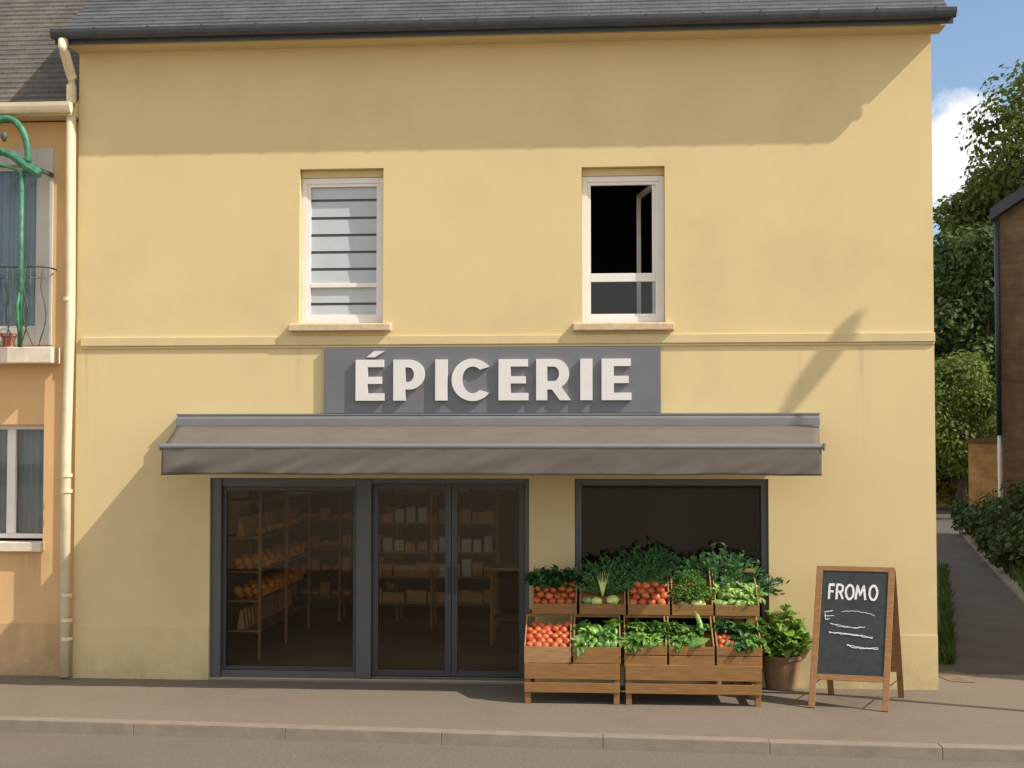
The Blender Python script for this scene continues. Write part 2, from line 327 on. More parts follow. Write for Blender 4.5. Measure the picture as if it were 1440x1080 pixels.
def tag(o, label=None, cat=None, group=None, kind=None):
    if label: o['label'] = label
    if cat: o['category'] = cat
    if group: o['group'] = group
    if kind: o['kind'] = kind
    return o
def empty(name, loc, label, cat, group=None):
    o = bpy.data.objects.new(name, None); COL.objects.link(o); o.location = loc; o.empty_display_size = .2
    bpy.context.view_layer.update()
    return tag(o, label, cat, group)
def copy_tree(o, parent=None):
    c = o.copy(); COL.objects.link(c); c.parent = parent
    for ch in [k for k in bpy.data.objects if k.parent == o]: copy_tree(ch, c)
    return c
def grid_wall(x0, x1, z0, z1, holes, y0, y1):
    """wall slab with rectangular openings (hx0,hx1,hz0,hz1); outer face at y0, inner at y1"""
    xs = sorted({x0, x1} | {h[0] for h in holes} | {h[1] for h in holes})
    zs = sorted({z0, z1} | {h[2] for h in holes} | {h[3] for h in holes})
    xs = [x for x in xs if x0 <= x <= x1]; zs = [z for z in zs if z0 <= z <= z1]
    nx, nz = len(xs), len(zs)
    mb = MB()
    for y in (y0, y1):
        for z in zs:
            for x in xs: mb.v.append((x, y, z))
    def idx(i, j, k): return k*nx*nz + j*nx + i
    def solid(i, j):
        if i < 0 or j < 0 or i >= nx-1 or j >= nz-1: return False
        cx = (xs[i]+xs[i+1])/2; cz = (zs[j]+zs[j+1])/2
        return not any(h[0] < cx < h[1] and h[2] < cz < h[3] for h in holes)
    for i in range(nx-1):
        for j in range(nz-1):
            if not solid(i, j): continue
            mb.f.append((idx(i,j,0), idx(i+1,j,0), idx(i+1,j+1,0), idx(i,j+1,0)))
            mb.f.append((idx(i,j,1), idx(i,j+1,1), idx(i+1,j+1,1), idx(i+1,j,1)))
            if not solid(i-1, j): mb.f.append((idx(i,j,0), idx(i,j+1,0), idx(i,j+1,1), idx(i,j,1)))
            if not solid(i+1, j): mb.f.append((idx(i+1,j,0), idx(i+1,j,1), idx(i+1,j+1,1), idx(i+1,j+1,0)))
            if not solid(i, j-1): mb.f.append((idx(i,j,0), idx(i,j,1), idx(i+1,j,1), idx(i+1,j,0)))
            if not solid(i, j+1): mb.f.append((idx(i,j+1,0), idx(i+1,j+1,0), idx(i+1,j+1,1), idx(i,j+1,1)))
    return mb
def ring(mb, x0, x1, z0, z1, t, y0, y1):    # rectangular frame butted at corners
    mb.box(x0, x0+t, y0, y1, z0, z1); mb.box(x1-t, x1, y0, y1, z0, z1)
    mb.box(x0+t, x1-t, y0, y1, z0, z0+t); mb.box(x0+t, x1-t, y0, y1, z1-t, z1)
    return mb

# ------------------------------------------------------------------ ground
XL, XR = X(106, 600), X(1315, 600)          # facade ends
ZT = (Z(75, 112)+Z(48, 1308))/2             # wall top
k0, k1 = G(0, 1007), G(1440, 1049)          # inner edge of the kerb
kd = Vector((k1.x-k0.x, k1.y-k0.y)).normalized()
def kline(x, off=0.0): return k0.y + (x-k0.x)*kd.y/kd.x - off
def strip(xa, xb, fa, fb, z, n=40):
    mb = MB()
    for i in range(n+1):
        x = xa+(xb-xa)*i/n; mb.v += [(x, fa(x), z), (x, fb(x), z)]
    for i in range(n): mb.f.append((2*i, 2*i+2, 2*i+3, 2*i+1))
    return mb
RZ = -0.105
tag(MB().add([(-250,-150,-.16),(250,-150,-.16),(250,400,-.16),(-250,400,-.16)], [(0,1,2,3)]).build('ground', 'ground'), kind='structure')
tag(strip(-60, 60, lambda x: -12.0, lambda x: kline(x, .17), RZ).build('road', 'road'), kind='structure')
# pavement slab (top at z 0)
pv = MB().add([(-60, kline(-60), 0), (60, kline(60), 0), (60, 1.0, 0), (-60, 1.0, 0), (-60, kline(-60), -.15), (60, kline(60), -.15), (60, 1.0, -.15), (-60, 1.0, -.15)],
              [(0,1,2,3),(4,7,6,5),(0,4,5,1),(1,5,6,2),(2,6,7,3),(3,7,4,0)])
tag(pv.build('pavement', 'pave'), kind='structure')
kb = MB(); x = -30.0
while x < 30:
    ln = 1.5; x2 = x+ln-.0025
    a0, b0 = kline(x)-.001, kline(x2)-.001; j = random.uniform(-.003, .003)
    kb.add([(x,a0-.17,RZ-.05),(x2,b0-.17,RZ-.05),(x2,b0,RZ-.05),(x,a0,RZ-.05),(x,a0-.155,.004+j),(x2,b0-.155,.004+j),(x2,b0,.004+j),(x,a0,.004+j)],
           [(0,3,2,1),(4,5,6,7),(0,1,5,4),(1,2,6,5),(2,3,7,6),(3,0,4,7)]); x += ln
tag(kb.build('kerb', 'kerb', bevel=.006), kind='structure')
# unseen pale square behind the camera, added to bounce warm light on the facade
tag(MB().box(-60, 60, -60, -12.0, -.15, .0).build('bounce_square', 'bounce_pave'), kind='structure')
# alley
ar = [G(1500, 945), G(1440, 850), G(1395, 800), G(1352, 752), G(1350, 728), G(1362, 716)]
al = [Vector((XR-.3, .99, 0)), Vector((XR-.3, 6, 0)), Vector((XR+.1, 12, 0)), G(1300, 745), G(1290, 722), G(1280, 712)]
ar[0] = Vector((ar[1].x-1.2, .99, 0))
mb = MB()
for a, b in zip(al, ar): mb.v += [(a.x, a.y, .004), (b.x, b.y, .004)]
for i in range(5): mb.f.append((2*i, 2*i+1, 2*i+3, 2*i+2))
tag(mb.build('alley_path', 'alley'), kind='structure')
mb = MB()   # grass land behind the houses
mb.add([(XR-.5, .995, -.012), (60, .995, -.012), (60, 120, -.012), (-40, 120, -.012), (-40, 9.5, -.012), (XR-.5, 9.5, -.012)], [(0,1,2,3,4,5)])
tag(mb.build('verge_ground', 'ground'), kind='structure')
mb = MB()   # kerb stones along the alley's right side
for i in range(1, 4):
    a, b = ar[i], ar[i+1]; n = max(1, int((b-a).length/1.2))
    for k in range(n):
        p = a.lerp(b, k/n); q = a.lerp(b, (k+.97)/n); d = (q-p).normalized(); s_ = Vector((d.y, -d.x, 0))*.22
        mb.add([p, q, q+s_, p+s_, p+Vector((0,0,.06)), q+Vector((0,0,.06)), q+s_+Vector((0,0,.06)), p+s_+Vector((0,0,.06))],
               [(0,3,2,1),(4,5,6,7),(0,1,5,4),(1,2,6,5),(2,3,7,6),(3,0,4,7)])
tag(mb.build('alley_kerb', 'kerb'), kind='structure')
# earth patch at the building corner
mb = MB(); c = G(1345, 952); n = 24
mb.v.append((c.x, c.y, .009))
for k in range(n):
    t = 2*math.pi*k/n; r = 1+.25*noise.noise(Vector((math.cos(t)*2, math.sin(t)*2, 3)))
    mb.v.append((c.x+.20*r*math.cos(t), c.y+.34*r*math.sin(t), .006))
for k in range(n): mb.f.append((0, 1+k, 1+(k+1) % n))
tag(mb.build('earth_patch', 'dirt'), kind='structure')

# ------------------------------------------------------------------ grocery building
B = empty('grocery_building', (XL, 0, 0), 'pale yellow rendered two storey building with slate roof above the shop', 'building')
sz1 = Z(673)          # shop openings top
ox0, ox1 = X(296), X(744); wx0, wx1 = X(808), X(1080)
uw = [(X(421,340), X(539,340), Z(457,480), Z(237,480)), (X(818,340), X(935,340), Z(456,876), Z(234,876))]
holes = [(ox0, ox1, .02, sz1), (wx0, wx1, .30, sz1)] + uw
DEP = 6.7
grid_wall(XL, XR, -.1, ZT, holes, 0, .30).build('wall', 'stucco', B)
RP = .80; ridge = 3.4
mb = MB()
for xa, xb, op in ((XL, XL+.3, 0), (XR-.3, XR, 1)):
    mb = MB()
    if op:
        wl = grid_wall(.3, DEP, -.1, ZT-.5, [(1.9, 3.9, .9, 2.6), (4.3, 6.2, .9, 2.6)], 0, .3); mb.add([(xb-y, x, z) for x, y, z in wl.v], wl.f)
        mb.prism([(.3, ZT-.499), (DEP, ZT-.499), (DEP, ZT), (ridge, ZT+ridge*RP-.05), (.3, ZT+.3*RP-.05)], 'x', xa, xb)
    else: mb.prism([(.3, -.1), (DEP, -.1), (DEP, ZT), (ridge, ZT+ridge*RP-.05), (.3, ZT+.3*RP-.05)], 'x', xa, xb)
    mb.build('side_wall', 'stucco', B)
for ya, yb in ((1.9, 3.9), (4.3, 6.2)):  # unseen windows added to bring daylight into the shop
    sw = MB()
    for a, b, c, d in ((ya+.001, ya+.06, .901, 2.599), (yb-.06, yb-.001, .901, 2.599), (ya+.061, yb-.061, .901, .96), (ya+.061, yb-.061, 2.54, 2.599)): sw.box(XR-.16, XR-.10, a, b, c, d)
    sw = sw.build('added_side_window', 'pvc', B); MB().box(XR-.13, XR-.124, ya+.05, yb-.05, .95, 2.55).build('pane', 'glass2', sw)
grid_wall(XL+.3, XR-.3, -.1, ZT, [(XL+.8+i*2.0, XL+2.5+i*2.0, 2.22, 2.85) for i in range(5)], DEP-.3, DEP).build('rear_wall', 'stucco', B)  # high openings added out of sight to let daylight into the shop
# plinth (the base band, slightly proud, broken by the shop openings)
pz = Z(881, 200)
for a, b in ((XL+.001, ox0), (wx1, XR+.003)): MB().box(a, b, -.008, -.0005, -.05, pz).build('plinth', 'stucco_base', B, bevel=.004)
# string course
mb = MB(); c0, c1 = (Z(487,300)+Z(481,1200))/2, (Z(474,300)+Z(468,1200))/2
mb.box(XL+.06, XR+.004, -.035, .01, c0, c1)
mb.box(XL+.06, XR+.002, -.02, .01, c0-.03, c0)
mb.build('string_course', 'trim', B, bevel=.008)
# soffit, roof
OH = .36
mb = MB(); mb.box(XL-.02, XR+.09, -OH+.08, .02, ZT-.0, ZT+.06); mb.build('soffit', 'trim', B)
mb = MB(); rows = 40; sl_len = ridge+OH
for i in range(rows):
    ya = -OH + sl_len*i/rows; yb = -OH + sl_len*(i+1.08)/rows
    za = ZT+.12+(ya+OH)*RP; zb = ZT+.12+(yb+OH)*RP-.012
    za += .004
    mb.box(0, 0, 0, 0, 0, 0) if False else mb.add([(XL-.10,ya,za-.045),(XR+.13,ya,za-.045),(XR+.13,yb,zb-.045),(XL-.10,yb,zb-.045),(XL-.10,ya,za),(XR+.13,ya,za),(XR+.13,yb,zb),(XL-.10,yb,zb)],
        [(0,3,2,1),(4,5,6,7),(0,1,5,4),(1,2,6,5),(2,3,7,6),(3,0,4,7)])
zr = ZT+.12+sl_len*RP
mb.add([(XL-.10, ridge, zr), (XR+.13, ridge, zr), (XR+.13, DEP+.3, zr-(DEP+.3-ridge)*RP), (XL-.10, DEP+.3, zr-(DEP+.3-ridge)*RP)], [(0,1,2,3)])
rf = mb.build('roof', 'slate', B, recalc=False)
mb = MB()   # gutter: half-round trough with straps
n = 8
gx0, gx1 = XL-.14, XR+.15
prof = [(-OH-.12+.065*(1-math.cos(math.pi*k/n)), ZT+.135-.10*math.sin(math.pi*k/n)) for k in range(n+1)]
prof_in = [(-OH-.12+.065-.058*math.cos(math.pi*k/n), ZT+.135-.09*math.sin(math.pi*k/n)) for k in range(n, -1, -1)]
mb.prism(prof+prof_in, 'x', gx0, gx1)
mb.box(gx0, gx1, -OH+.01, -OH+.03, ZT-.0, ZT+.10)
mb.prism(prof, 'x', gx0-.006, gx0-.001); mb.prism(prof, 'x', gx1+.001, gx1+.006)
gt = mb.build('gutter', 'gutter', rf)
x = gx0+.5
while x < gx1:
    mb = MB(); mb.prism([(a-.004 if k < 5 else a, b-.004) for k, (a, b) in enumerate(prof[:6])]+[(a, b+.003) for a, b in reversed(prof[:6])], 'x', x, x+.018)
    mb.box(x, x+.018, -OH-.125, -OH+.02, ZT+.137, ZT+.145); x += .62; mb.build('gutter_strap', 'gutter', rf)

# downpipe
pxx = X(98, 600); mb = MB()
py_ = -.085
mb.tube([(X(107,100)+.02, -.40, ZT+.04), (X(107,100)+.02, -.40, ZT-.05), (X(107,100)+.02, -.36, ZT-.10), (X(106,100), -.14, ZT-.26), (X(106,100), -.095, ZT-.31), (X(105,100), py_, ZT-.40), (pxx+.03, py_, 4.2), (pxx, py_, 2.6), (X(95,930), py_, .03)], .056, 14)
dp = mb.build('downpipe', 'pipe', B, smooth=True)
for yy in (422, 668, 690, 835, 870, 896):
    z = Z(yy, 100); xx = X(98 if yy > 600 else 101, yy)
    MB().lathe([(.056, -.02), (.066, -.02), (.066, .02), (.056, .02)], (xx, py_, z), 16).build('pipe_collar', 'pipe', dp, smooth=False)

# upper windows
def pane(mbx, x0, x1, z0, z1, y): return mbx.box(x0, x1, y, y+.006, z0, z1)
WY = .11
def upper_window(h, frm, kind):
    x0, x1, z0, z1 = h
    fx0, fx1 = x0+.001, x1-.001; ztop = z1; z1 = z1-.085
    mb = ring(MB(), fx0, fx1, z0+.03, z1-.001, .065, WY, WY+.06)
    tb0, tb1 = frm
    wnd = mb.build('window', 'pvc', B, bevel=.004)
    MB().box(fx0, fx1, WY-.02, WY+.06, z1+.001, ztop-.002).build('shutter_box', 'trim', wnd, bevel=.006)
    mb = ring(MB(), fx0+.065, fx1-.065, z0+.095, z1-.066, .035, WY+.012, WY+.05)
    mb.box(fx0+.10, fx1-.10, WY+.010, WY+.05, tb0, tb1)
    mb.build('casement', 'pvc', wnd, bevel=.004)
    ix0, ix1, iz0, iz1 = fx0+.10, fx1-.10, z0+.13, z1-.09
    if kind == 'blind':
        mb = MB(); pane(mb, ix0, ix1, iz0, iz1, WY+.075); mb.build('pane', 'glass2', wnd)
        bl = MB()
        cuts = [262, 282, 307, 331, 355, 379, 403, 428, 446]
        MBg = MB().box(ix0-.02, ix1+.02, WY+.060, WY+.064, iz0-.02, iz1+.02); MBg.build('blind_backing', 'blinddark', wnd)
        for a, b in zip(cuts[:-1], cuts[1:]):
            za, zb = Z(a, 480, WY), Z(b, 480, WY)
            bl.add([(ix0,WY+.040,zb+.024),(ix1,WY+.040,zb+.024),(ix1,WY+.052,za-.004),(ix0,WY+.052,za-.004)], [(0,1,2,3)])
        bl.build('blind', 'blind', wnd, recalc=False)
    else:
        # the lower light is glazed, the upper casement stands open into the dark room
        mb = MB(); pane(mb, ix0, ix1, iz0, tb0, WY+.025); mb.build('pane', 'glass2', wnd)
        hx = ix1-.01
        cs = MB(); a = Vector((hx, WY+.06, 0)); ang = R(77); d = Vector((-math.cos(ang), math.sin(ang), 0)); ln = (ix1-ix0)*.95
        e = a+d*ln
        zt, zb = iz1-.01, iz0
        for p, q in (((a.x,a.y,zb),(a.x,a.y,zt)), ((e.x,e.y,zb),(e.x,e.y,zt)), ((a.x,a.y,zt),(e.x,e.y,zt)), ((a.x,a.y,zb),(e.x,e.y,zb))):
            cs.beam(p, q, .05, .045)
        cs.build('open_casement', 'pvc', wnd)
    s = MB().box(x0-.10, x1+.10, -.10, WY, z0-.075, z0+.005); s.v = [(v[0], v[1], v[2]+(.03 if v[1] > 0 and v[2] > z0-.01 else 0)) for v in s.v]
    s.build('sill', 'sill', wnd, bevel=.01)
upper_window(uw[0], (Z(404, 480, WY), Z(398, 480, WY)), 'blind')
upper_window(uw[1], (Z(396, 876, WY), Z(384, 876, WY)), 'open')

# shopfront (fixed pane and double door) + display window
SY = .10
sf = empty('shopfront', (0, 0, 0), None, None); sf.parent = B; sf.location = (0, 0, 0)
del_props = [k for k in sf.keys()]
mb = MB()
mx0, mx1 = X(502,800,SY), X(523,800,SY)
ztf = sz1-.0015
mb.box(ox0+.001, ox0+.12, SY-.06, SY+.08, .022, ztf)
mb.box(mx0, mx1, SY-.05, SY+.08, .022, ztf)
mb.box(ox1-.05, ox1-.001, SY-.05, SY+.08, .022, ztf)
mb.box(ox0+.12, mx0, SY-.03, SY+.08, ztf-.10, ztf); mb.box(mx1, ox1-.05, SY-.03, SY+.08, ztf-.06, ztf)
mb.box(ox0+.12, mx0, SY-.03, SY+.08, .022, .10)
mb.box(mx1, ox1-.05, SY-.02, SY+.10, .022, .05)
mb.build('frame', 'frame_lite', sf, bevel=.006)
ring(MB(), ox0+.121, mx0-.001, .101, ztf-.101, .045, SY, SY+.06).build('glazing_bead', 'frame', sf, bevel=.004)
MB().box(ox0+.16, mx0-.04, SY+.03, SY+.038, .14, ztf-.14).build('pane', 'glass', sf)
dm = (mx1+ox1-.05)/2+.035
for a, b, hs in ((mx1+.002, dm-.002, 1), (dm+.002, ox1-.052, -1)):
    d = ring(MB(), a, b, .052, ztf-.062, .07, SY+.01, SY+.06).build('door', 'frame', sf, bevel=.005)
    MB().box(a+.065, b-.065, SY+.03, SY+.038, .115, ztf-.125).build('door_pane', 'glass', d) if False else MB().box(a+.065, b-.065, SY+.03, SY+.038, .115, ztf-.125).build('pane', 'glass', d)
    hx = b-.035 if hs > 0 else a+.035
    MB().tube([(hx, SY+.0, 1.0), (hx, SY-.04, 1.0), (hx, SY-.04, 1.28), (hx, SY+.0, 1.28)], .010, 8).build('handle', 'frame', d)
dw = ring(MB(), wx0+.001, wx1-.001, .302, ztf, .075, SY-.05, SY+.06).build('display_window', 'frame_lite', B, bevel=.005)
MB().box(wx0+.07, wx1-.07, SY+.02, SY+.028, .37, ztf-.07).build('pane', 'glass', dw)
MB().box(wx0-.03, wx1+.03, -.04, SY-.052, .24, .299).build('sill', 'frame_lite', dw, bevel=.005)
MB().box(ox0+.001, ox1-.001, -.02, .30, -.02, .019).build('doorstep', 'kerb', B, bevel=.004)

# interior room
IX0, IX1, IY, IZ = XL+.31, XR-.31, 6.39, 2.95
mb = MB(); mb.box(IX0, IX1, .302, IY, -.05, .016); mb.build('shop_floor', 'insidefloor', B)
mb = MB(); mb.box(IX0, IX1, .302, IY, IZ, IZ+.1); mb.box(IX0, IX1, IY-.03, IY, .017, 2.2)
mb.build('shop_interior_wall', 'inside', B)
MB().box(wx0-.2, wx1+.2, 1.2, 1.24, .017, IZ-.001).build('display_shade_panel', 'insideshade', B)  # added dark sheet standing in for the shade behind the display window
mb = MB(); mb.box(IX0, IX1, 3.2, 3.3, IZ+.101, ZT-.1); mb.build('bedroom_wall', 'insideshade', B)

def goods_shelf(name, label, org, along, back, length, heights, depth, up_h):
    """open wooden shelving: org is one front foot; along/back are unit vectors"""
    t = empty(name, org, label, 'shelf')
    a = Vector(along); b = Vector(back); o = Vector(org)
    for s0 in (0, length/2, length):
        for b0 in (0, depth):
            p = o+a*s0+b*b0; MB().beam(p, p+Vector((0, 0, up_h)), .035, .035).build('upright', 'shelfwood', t)
    for h in heights:
        p = o+b*(depth/2)+Vector((0, 0, h)); mb = MB(); mb.beam(p, p+a*length, depth-.02, .025); mb.build('shelf', 'shelfwood', t)
    return t
sx = X(372, 800, 1.4)
hs1 = (.35, .72, 1.08, 1.5, 1.95)
goods_shelf('goods_shelf', 'tall wooden shelf of orange produce seen through the left shop pane', (sx, 1.2, .02), (0, 1, 0), (-1, 0, 0), 2.6, hs1, .5, 2.3)
bx = X(520, 700, 4.2)
goods_shelf('goods_shelf', 'wooden shelf of white cartons seen through the glass doors', (bx, 4.0, .02), (1, 0, 0), (0, 1, 0), 1.9, hs1, .4, 2.2)
b3 = X(398, 700, 4.6)
goods_shelf('goods_shelf', 'rear wooden shelf of loaves and brown boxes seen through the left shop pane', (b3, 4.6, .02), (1, 0, 0), (0, 1, 0), 1.75, hs1, .4, 2.2)
def ball(r, seed=0, sx=1, sy=1, sz=1, sub=2, lump=.06):
    bm = bmesh.new(); bmesh.ops.create_icosphere(bm, subdivisions=sub, radius=1)
    mb = MB()
    for v in bm.verts:
        k = 1+lump*noise.noise(v.co*1.6+Vector((seed*3.1, 0, 0)))
        mb.v.append((v.co.x*r*k*sx, v.co.y*r*k*sy, v.co.z*r*k*sz))
    mb.f = [tuple(v.index for v in f.verts) for f in bm.faces]; bm.free(); return mb
protos = {}
def inst(key, maker, name, material, loc, label, cat, group, rot=None, scale=1, smooth=True):
    if key not in protos:
        o = maker().build(name, material, None, smooth=smooth); protos[key] = o; me = o.data
        protos[key] = (me, o); first = True
    else:
        me = protos[key][0]; o = bpy.data.objects.new(name, me); COL.objects.link(o)
    o.location = loc
    if rot: o.rotation_euler = rot
    o.scale = (scale,)*3 if not hasattr(scale, '__len__') else scale
    return tag(o, label, cat, group)
# produce on the left shelf
for h in (.72, 1.08):
    for i in range(22):
        for j in range(3):
            inst('orange', lambda: ball(.055, 1), 'orange', 'orangefruit', (sx-.07-.12*j, 1.3+.112*i, .02+h+.066+.055*((i*7+j*3) % 3 == 0)),
                 'orange fruit on the %s shelf behind the left shop pane' % ('lower' if h < 1 else 'middle'), 'fruit', 'oranges on the %s inside shelf' % ('lower' if h < 1 else 'middle'),
                 scale=random.uniform(.85, 1.15))
def bagmb():
    mb = MB(); mb.box(-.07, .07, -.05, .05, 0, .24); mb.v[4:] = [(v[0]*.9, v[1]*.35, v[2]) for v in mb.v[4:]]; return mb
for h in (.35, 1.5):
    for i in range(17):
        inst('bag', bagmb, 'paper_bag', 'kraft', (sx-.26, 1.32+.145*i, .02+h+.013), 'brown paper bag on the %s shelf behind the left shop pane' % ('bottom' if h < 1 else 'top'), 'bag',
             'brown bags on the %s inside shelf' % ('bottom' if h < 1 else 'upper'), rot=(0, 0, random.uniform(-.2, .2)+1.57), smooth=False)
for h, nm in ((.35, 'bottom'), (.72, 'lowest filled'), (1.08, 'middle'), (1.5, 'upper'), (1.95, 'top')):
    for i in range(11):
        white = (nm == 'middle' and i not in (3, 4)) or (nm == 'upper' and i in (2, 3, 4)) or (nm == 'lowest filled' and i in (6, 7, 8))
        inst('carton' if white else 'box', (lambda: MB().box(-.07, .07, -.05, .05, 0, .22)) if white else (lambda: MB().box(-.085, .085, -.06, .06, 0, .18)),
             'carton' if white else 'cardboard_box', 'carton' if white else 'kraft', (bx+.13+.165*i+random.uniform(-.01, .01), 4.12+random.uniform(-.03, .05), .02+h+.013),
             '%s on the %s row of the shelf behind the glass doors' % ('white carton' if white else 'small brown box', nm), 'carton' if white else 'box',
             '%s on the %s row behind the doors' % ('cartons' if white else 'boxes', nm), smooth=False, rot=(0, 0, random.uniform(-.12, .12)), scale=(random.uniform(.75, 1), 1, random.uniform(.7, 1.15)))
for i in range(16):
    inst('orange', None, 'orange', 'orangefruit', (sx-.12, 1.4+.15*i, .02+1.5+.066+.0), 'orange fruit before the brown bags behind the left shop pane', 'fruit', 'oranges on the top inside shelf', scale=random.uniform(.8, 1.1)) if i % 3 else None
for h, nm in ((.35, 'bottom'), (.72, 'second'), (1.08, 'third'), (1.5, 'fourth'), (1.95, 'top')):
    for i in range(10):
        if (i+int(h*10)) % 3:
            inst('loaf', lambda: ball(.07, 7, 1.1, 1.5, .7, 2, .2), 'loaf', 'bread', (b3+.12+.168*i, 4.76, .02+h+.062), 'brown loaf on the %s row of the rear shelf behind the left pane' % nm, 'bread', 'loaves on the %s row of the rear shelf' % nm, rot=(0, 0, random.uniform(-.3, .3)), scale=random.uniform(.85, 1.15))
        else:
            inst('box', None, 'cardboard_box', 'kraft', (b3+.12+.168*i, 4.76, .02+h+.013), 'brown box on the %s row of the rear shelf behind the left pane' % nm, 'box', 'boxes on the %s row of the rear shelf' % nm, smooth=False, scale=(.8, 1, random.uniform(.8, 1.3)))
# small counter on the right of the doors
ct = empty('shop_counter', (X(690,800,2.6), 2.6, 0), 'pale wooden shop counter standing inside by the right door', 'counter')
cx = ct.location.x
MB().box(cx-.03, cx+.75, 2.5, 3.05, 1.0, 1.04).build('counter_top', 'shelfwood', ct)
for a in (0, .68):
    for b in (2.52, 3.0): MB().box(cx+a, cx+a+.04, b, b+.04, .017, .999).build('leg', 'shelfwood', ct)
MB().box(cx+.041, cx+.679, 2.53, 3.03, .35, .37).build('shelf', 'shelfwood', ct)

# ------------------------------------------------------------------ sign
sx0, sx1, szA, szB = X(457,535), X(929,535), Z(581,700), Z(489,700)
SG = empty('shop_sign', (sx0, 0, szA), 'dark grey shop sign board with raised white letters above awning', 'sign')
MB().box(sx0, sx1, -.05, -.006, szA, szB).build('board', 'sign', SG, bevel=.004)
def text_mesh(txt, size, ext, offs, bev=0):
    cu = bpy.data.curves.new('t', 'FONT'); cu.body = txt; cu.size = size; cu.extrude = ext; cu.offset = offs; cu.resolution_u = 8; cu.bevel_depth = bev
    ob = bpy.data.objects.new('t', cu); COL.objects.link(ob); bpy.context.view_layer.update()
    me = bpy.data.meshes.new_from_object(ob.evaluated_get(bpy.context.evaluated_depsgraph_get()))
    bpy.data.objects.remove(ob); bpy.data.curves.remove(cu)
    return me
def letter(ch, x0, x1, z0, z1, yf, dep, parent, offs, m, name='letter', shear=0):
    """one letter of the built-in face fitted in the box x0..x1, z0..z1 with its front at yf"""
    me = text_mesh(ch, 1.0, .5, offs)
    xs = [v.co.x for v in me.vertices]; ys = [v.co.y for v in me.vertices]
    a, b, c, d = min(xs), max(xs), min(ys), max(ys)
    off = Vector((0, 0, 0)); r = parent
    while r: off += r.location; r = r.parent
    for v in me.vertices:
        X_ = x0+(v.co.x-a)/(b-a)*(x1-x0); Z_ = z0+(v.co.y-c)/(d-c)*(z1-z0); Y_ = yf+(0 if v.co.z > 0 else dep)
        v.co = Vector((X_, Y_, Z_))-off
    bm = bmesh.new(); bm.from_mesh(me); bmesh.ops.recalc_face_normals(bm, faces=bm.faces); bm.to_mesh(me); bm.free()
    me.name = name; me.materials.clear(); me.materials.append(M[m])
    o = bpy.data.objects.new(name, me); COL.objects.link(o); o.parent = parent
    return o
# own bold letters: polygons drawn from outlines on a 0..1 box
def arc(cx, cy, rx, ry, a0, a1, n=14): return [(cx+rx*math.cos(R(a0+(a1-a0)*i/n)), cy+ry*math.sin(R(a0+(a1-a0)*i/n))) for i in range(n+1)]
t = .295
def E_(w): return [[(0,0),(w,0),(w,.18),(t,.18),(t,.41),(w*.91,.41),(w*.91,.585),(t,.585),(t,.82),(w*.98,.82),(w*.98,1),(0,1)]], []
def I_(w): return [[(0,0),(t,0),(t,1),(0,1)]], []
def P_(w):
    r = .345; return [[(0,0),(t,0),(t,.27)]+[(w-.36,.27)]+arc(w-.37, .635, .37, .365, -90, 90)+[(0,1)]], [[(t,.455)]+[(w-.38,.455)]+arc(w-.40, .635, .14, .175, -90, 90)[1:]+[(t,.81)]]
def C_(w):
    o = arc(.54, .5, .54, .515, 38, 322, 30); i_ = arc(.54, .5, .275, .325, 318, 42, 26)
    return [[(p[0], p[1]) for p in o]+[(.725,.255)]+i_[1:-1]+[(.725,.745)]], []
def R_(w):
    return [[(0,0),(t,0),(t,.26),(.42,.26),(.63,0),(.93,0),(.68,.315)]+arc(.50, .645, .38, .355, -58, 90)+[(0,1)]], [[(t,.465)]+[(.47,.465)]+arc(.47, .64, .14, .175, -90, 90)[1:]+[(t,.815)]]
def cutletter(polys, holes, x0, z0, hgt, yf, yb, parent, m):
    bm = bmesh.new()
    edges = []
    for pl in polys+holes:
        vs = [bm.verts.new((x0+p[0]*hgt, 0, z0+p[1]*hgt)) for p in pl]
        edges += [bm.edges.new((vs[i], vs[(i+1) % len(vs)])) for i in range(len(vs))]
    bmesh.ops.triangle_fill(bm, use_beauty=True, use_dissolve=False, edges=edges)
    for v in bm.verts: v.co.y = yf
    r = bmesh.ops.extrude_face_region(bm, geom=list(bm.faces))
    for g in r['geom']:
        if isinstance(g, bmesh.types.BMVert): g.co.y = yb
    bmesh.ops.recalc_face_normals(bm, faces=bm.faces)
    off = Vector((0, 0, 0)); rr = parent
    while rr: off += rr.location; rr = rr.parent
    for v in bm.verts: v.co -= off
    me = bpy.data.meshes.new('letter'); bm.to_mesh(me); bm.free(); me.materials.append(M[m])
    o = bpy.data.objects.new('letter', me); COL.objects.link(o); o.parent = parent
    return o
LY = -.10
def LX(px): return X(px, 535, LY)
lz0, lz1 = Z(563, 700, LY), Z(505, 700, LY); hg = lz1-lz0
for ch, a, b in (('E',500,540),('P',553,597),('I',612,625),('C',635,688),('E',701,743),('R',754,803),('I',816,831),('E',846,888)):
    x0 = LX(a); w_ = (LX(b)-x0)/hg
    fn = {'E': E_, 'P': P_, 'I': I_, 'C': C_, 'R': R_}[ch]
    po, ho = fn(w_)
    mxx = max(p[0] for q in po for p in q); k = w_/mxx
    if ch in 'CR': po = [[(p[0]*k, p[1]) for p in q] for q in po]; ho = [[(p[0]*k, p[1]) for p in q] for q in ho]
    o = cutletter(po, ho, x0, lz0, hg, LY, -.052, SG, 'letter')
    if a == 500:   # the acute accent
        cutletter([[(.27,1.06),(.46,1.06),(.72,1.21),(.45,1.21)]], [], x0, lz0, hg, LY, -.052, o, 'letter').name = 'accent'

